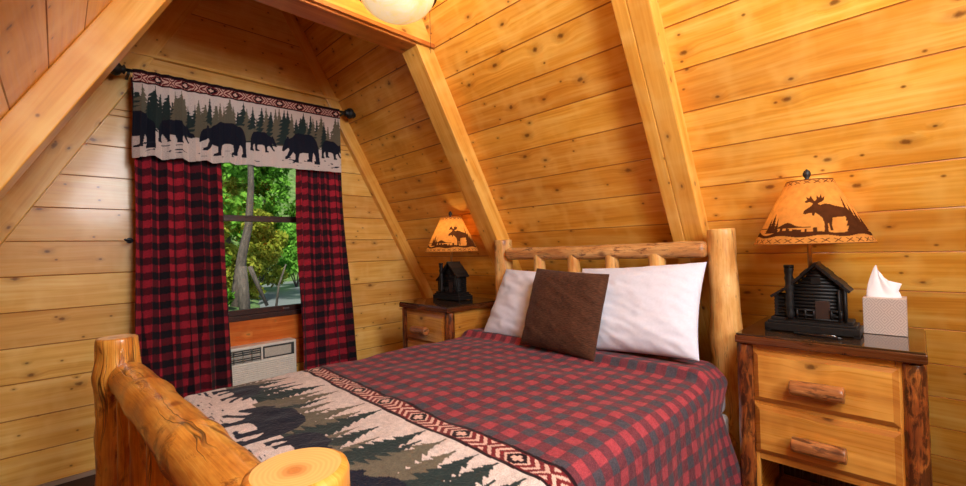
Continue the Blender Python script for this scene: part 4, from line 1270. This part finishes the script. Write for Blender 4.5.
n.bsdf(rgb(122, 126, 128), 0.3, bump=f, bstr=0.25, bdist=0.02, spec=0.8)
m2 = MB()
m2.v = [(1.5, 8, GZ - 0.14), (16, 8, GZ - 0.14), (16, 19.2, GZ - 0.14), (1.5, 19.2, GZ - 0.14)]
m2.face((0, 1, 2, 3))
o = m2.build('creek', n.m); o['kind'] = 'structure'; o['label'] = 'grey creek water seen through the window'

def foliage_mesh(nm, blobs, count, size, seed):
    r = np.random.default_rng(seed)
    w = np.array([b[3] ** 2 for b in blobs]); w = w / w.sum()
    which = r.choice(len(blobs), count, p=w)
    cen = np.array([b[:3] for b in blobs])[which]; rad = np.array([b[3] for b in blobs])[which]
    d = r.normal(size=(count, 3)); d /= np.linalg.norm(d, axis=1)[:, None]
    rr = rad * (0.55 + 0.5 * r.random(count))
    c = cen + d * rr[:, None] * np.array([1, 1, 0.8])
    t1 = r.normal(size=(count, 3)); t1 /= np.linalg.norm(t1, axis=1)[:, None]
    t2 = np.cross(t1, d + 0.8 * r.normal(size=(count, 3))); t2 /= np.linalg.norm(t2, axis=1)[:, None] + 1e-9
    sz = size * (0.6 + 0.8 * r.random(count))[:, None]
    V = np.stack([c - t1 * sz, c + t2 * sz * 0.45, c + t1 * sz, c - t2 * sz * 0.45], 1).reshape(-1, 3)
    me = bpy.data.meshes.new(nm)
    me.vertices.add(count * 4); me.vertices.foreach_set('co', V.reshape(-1).astype(np.float32))
    me.loops.add(count * 4); me.loops.foreach_set('vertex_index', np.arange(count * 4, dtype=np.int32))
    me.polygons.add(count); me.polygons.foreach_set('loop_start', np.arange(0, count * 4, 4, dtype=np.int32))
    me.update(calc_edges=True)
    at = me.attributes.new('tone', 'FLOAT', 'FACE'); at.data.foreach_set('value', r.random(count).astype(np.float32))
    me.validate(); me.update()
    return me
def crown(h0, h1, R, k, seed):
    r = random.Random(seed)
    return [(r.uniform(-R, R) * 0.75, r.uniform(-R, R) * 0.6, r.uniform(h0, h1), R * r.uniform(0.35, 0.6)) for _ in range(k)]
def tree(nm, label, cat, loc, trunk_pts, tr, leaf, blobs, count, size, seed, group):
    t = thing(nm, label, cat, loc, 0, group, world=False)
    mb = MB(); k = len(trunk_pts)
    mb.tube(trunk_pts, [tr * (1 - 0.6 * i / (k - 1)) for i in range(k)], 14, lump=0.12, seed=seed, lf=2)
    mb.build('trunk', TRUNK, t)
    me = foliage_mesh('crown', blobs, count, size, seed); me.materials.append(leaf)
    link('crown', me, t)
    return t
T1 = [(0.0, 0, -0.4), (0.10, 0, 0.5), (0.17, 0, 1.0), (0.30, 0, 1.6), (0.36, 0, 2.4), (0.40, 0.1, 4.6)]
tree('leaning_tree', 'grey leaning tree trunk outside seen through the left of the window', 'tree', (2.49, 9.6, GZ), T1, 0.115, LEAF_G, crown(3.6, 6.5, 1.9, 10, 1), 5000, 0.11, 1, 'trees outside')
specs = [('darker green tree left of the leaning trunk', 0.8, 13.8, LEAF_G, 1.0, 22), ('bright leafy green tree across the creek at the middle of the window view', 4.9, 20.0, LEAF_B, 1.4, 21), ('bright green tree beyond the far bank at the right window edge', 8.9, 20.0, LEAF_B, 1.4, 24),
         ('green tree far behind the leaning trunk', 0.9, 20.0, LEAF_G, 1.4, 25), ('tall green tree deep behind the creek', 6.7, 24.1, LEAF_G, 1.5, 23), ('dark green tree at the back right of the window view', 10.9, 24.1, LEAF_G, 1.5, 28), ('green tree at the back left of the window view', 2.5, 24.1, LEAF_B, 1.5, 29),
         ('hindmost dark green tree left in the window view', 4.4, 28.6, LEAF_G, 1.75, 26), ('hindmost bright green tree in the window view', 9.3, 28.6, LEAF_B, 1.75, 27), ('hindmost green tree at the right window edge', 14.2, 28.6, LEAF_G, 1.75, 30)]
for lb, x, y, lf_, R, sd in specs:
    r = random.Random(sd)
    tree('leafy_tree', lb, 'tree', (x, y, GZ + max(0, (y - 19) * 0.1)), [(0, 0, -0.4), (0.1, 0, 1.5), (0.0, 0.1, 3.5), (0.2, 0, 6.0)], 0.15, lf_, crown(0.3, 7.6, R, 30, sd), 9500, 0.15, sd, 'trees outside')
def shrub(label, x, y, leaf, R, cnt, size, sd):
    t = thing('shrub', label, 'shrub', (x, y, GZ), 0, 'shrubs outside', world=False)
    mb = MB()
    for k in range(4): mb.tube([(0, 0, -0.2), (0.15 * (k - 1.5), 0.1 * (k % 2), 0.4), (0.3 * (k - 1.5) * R, 0.1, 0.9 * R)], 0.02, 6)
    mb.build('stem', TRUNK, t)
    me = foliage_mesh('leaves', crown(0.1, R * 1.6, R * 0.7, 9, sd), cnt, size, sd); me.materials.append(leaf); link('leaves', me, t)
shrub('yellow green shrub at the left of the window view behind the trunk', 2.95, 11.3, LEAF_Y, 1.05, 5200, 0.07, 31)
shrub('low green shrub at the foot of the leaning trunk', 1.95, 9.4, LEAF_G, 0.6, 2400, 0.05, 32)
shrub('yellow shrub on the near side of the creek bend', 4.25, 13.9, LEAF_Y, 1.3, 5000, 0.08, 33)
shrub('bright green shrub on the far bank of the creek', 5.9, 15.2, LEAF_B, 1.2, 4200, 0.08, 34)
shrub('pale green shrub on the far bank at the window edge', 8.0, 17.0, LEAF_B, 1.4, 4200, 0.09, 35)
br = MB(); br.tube([(2.62, 9.0, GZ + 0.78), (2.74, 9.0, GZ + 0.45), (2.92, 9.0, GZ + 0.0)], [0.045, 0.04, 0.03], 10, lump=0.1, seed=3, lf=3)
o = br.build('fallen_branch', TRUNK); tag(o, 'grey fallen branch leaning from the trunk down to the creek', 'branch')
br = MB(); br.tube([(2.98, 8.7, GZ - 0.05), (3.04, 8.7, GZ + 0.4), (3.18, 8.7, GZ + 0.8)], [0.025, 0.02, 0.014], 8, lump=0.1, seed=5, lf=3)
o = br.build('dead_stick', TRUNK); tag(o, 'thin dead stick slanting up from the creek bank', 'stick')
st = MB(); st.tube([(2.42, 8.6, GZ - 0.3), (2.40, 8.6, GZ + 0.3), (2.38, 8.62, GZ + 0.80)], [0.10, 0.09, 0.08], 16, lump=0.2, seed=8, lf=4)
o = st.build('tree_stump', TRUNK); tag(o, 'grey weathered stump at the left edge of the window view', 'stump')

# ------------------------------------------------------------------ light
w = bpy.data.worlds.new('world'); SC.world = w; w.use_nodes = True
wt = w.node_tree; wt.nodes.clear()
sk = wt.nodes.new('ShaderNodeTexSky'); sk.sky_type = 'NISHITA'; sk.sun_disc = False; sk.sun_elevation = math.radians(50); sk.sun_rotation = math.radians(200)
bg = wt.nodes.new('ShaderNodeBackground'); bg.inputs[1].default_value = 0.16
wo = wt.nodes.new('ShaderNodeOutputWorld')
wt.links.new(sk.outputs[0], bg.inputs[0]); wt.links.new(bg.outputs[0], wo.inputs[0])
sd = bpy.data.lights.new('sun', 'SUN'); sd.energy = 8.0; sd.angle = math.radians(1.5); sd.color = (1.0, 0.95, 0.85)
so = bpy.data.objects.new('sun', sd); C.objects.link(so); so.rotation_euler = (math.radians(38), 0, math.radians(-25))
def area(nm, loc, target, size, power, colr):
    ad = bpy.data.lights.new(nm, 'AREA'); ad.shape = 'DISK'; ad.size = size; ad.energy = power; ad.color = colr
    o = bpy.data.objects.new(nm, ad); C.objects.link(o); o.location = loc
    o.rotation_euler = (Vector(target) - Vector(loc)).to_track_quat('-Z', 'Y').to_euler()
    return o
# unseen fill light added behind the camera, and the photographer's bounced flash
area('bounce_light', (0.64, -0.35, 1.25 + H), (1.10, 1.4, 0.2), 0.8, 47, (0.90, 0.95, 1.0))
area('fill_light', (0.42, -1.3, 0.78 + H), (0.4, 2.8, 0.7), 0.7, 40, (0.90, 0.95, 1.0))

SC.view_settings.view_transform = 'Standard'
SC.view_settings.look = 'None'
SC.view_settings.exposure = 0.0
for o in bpy.data.objects:
    if '_world' in o.keys(): del o['_world']
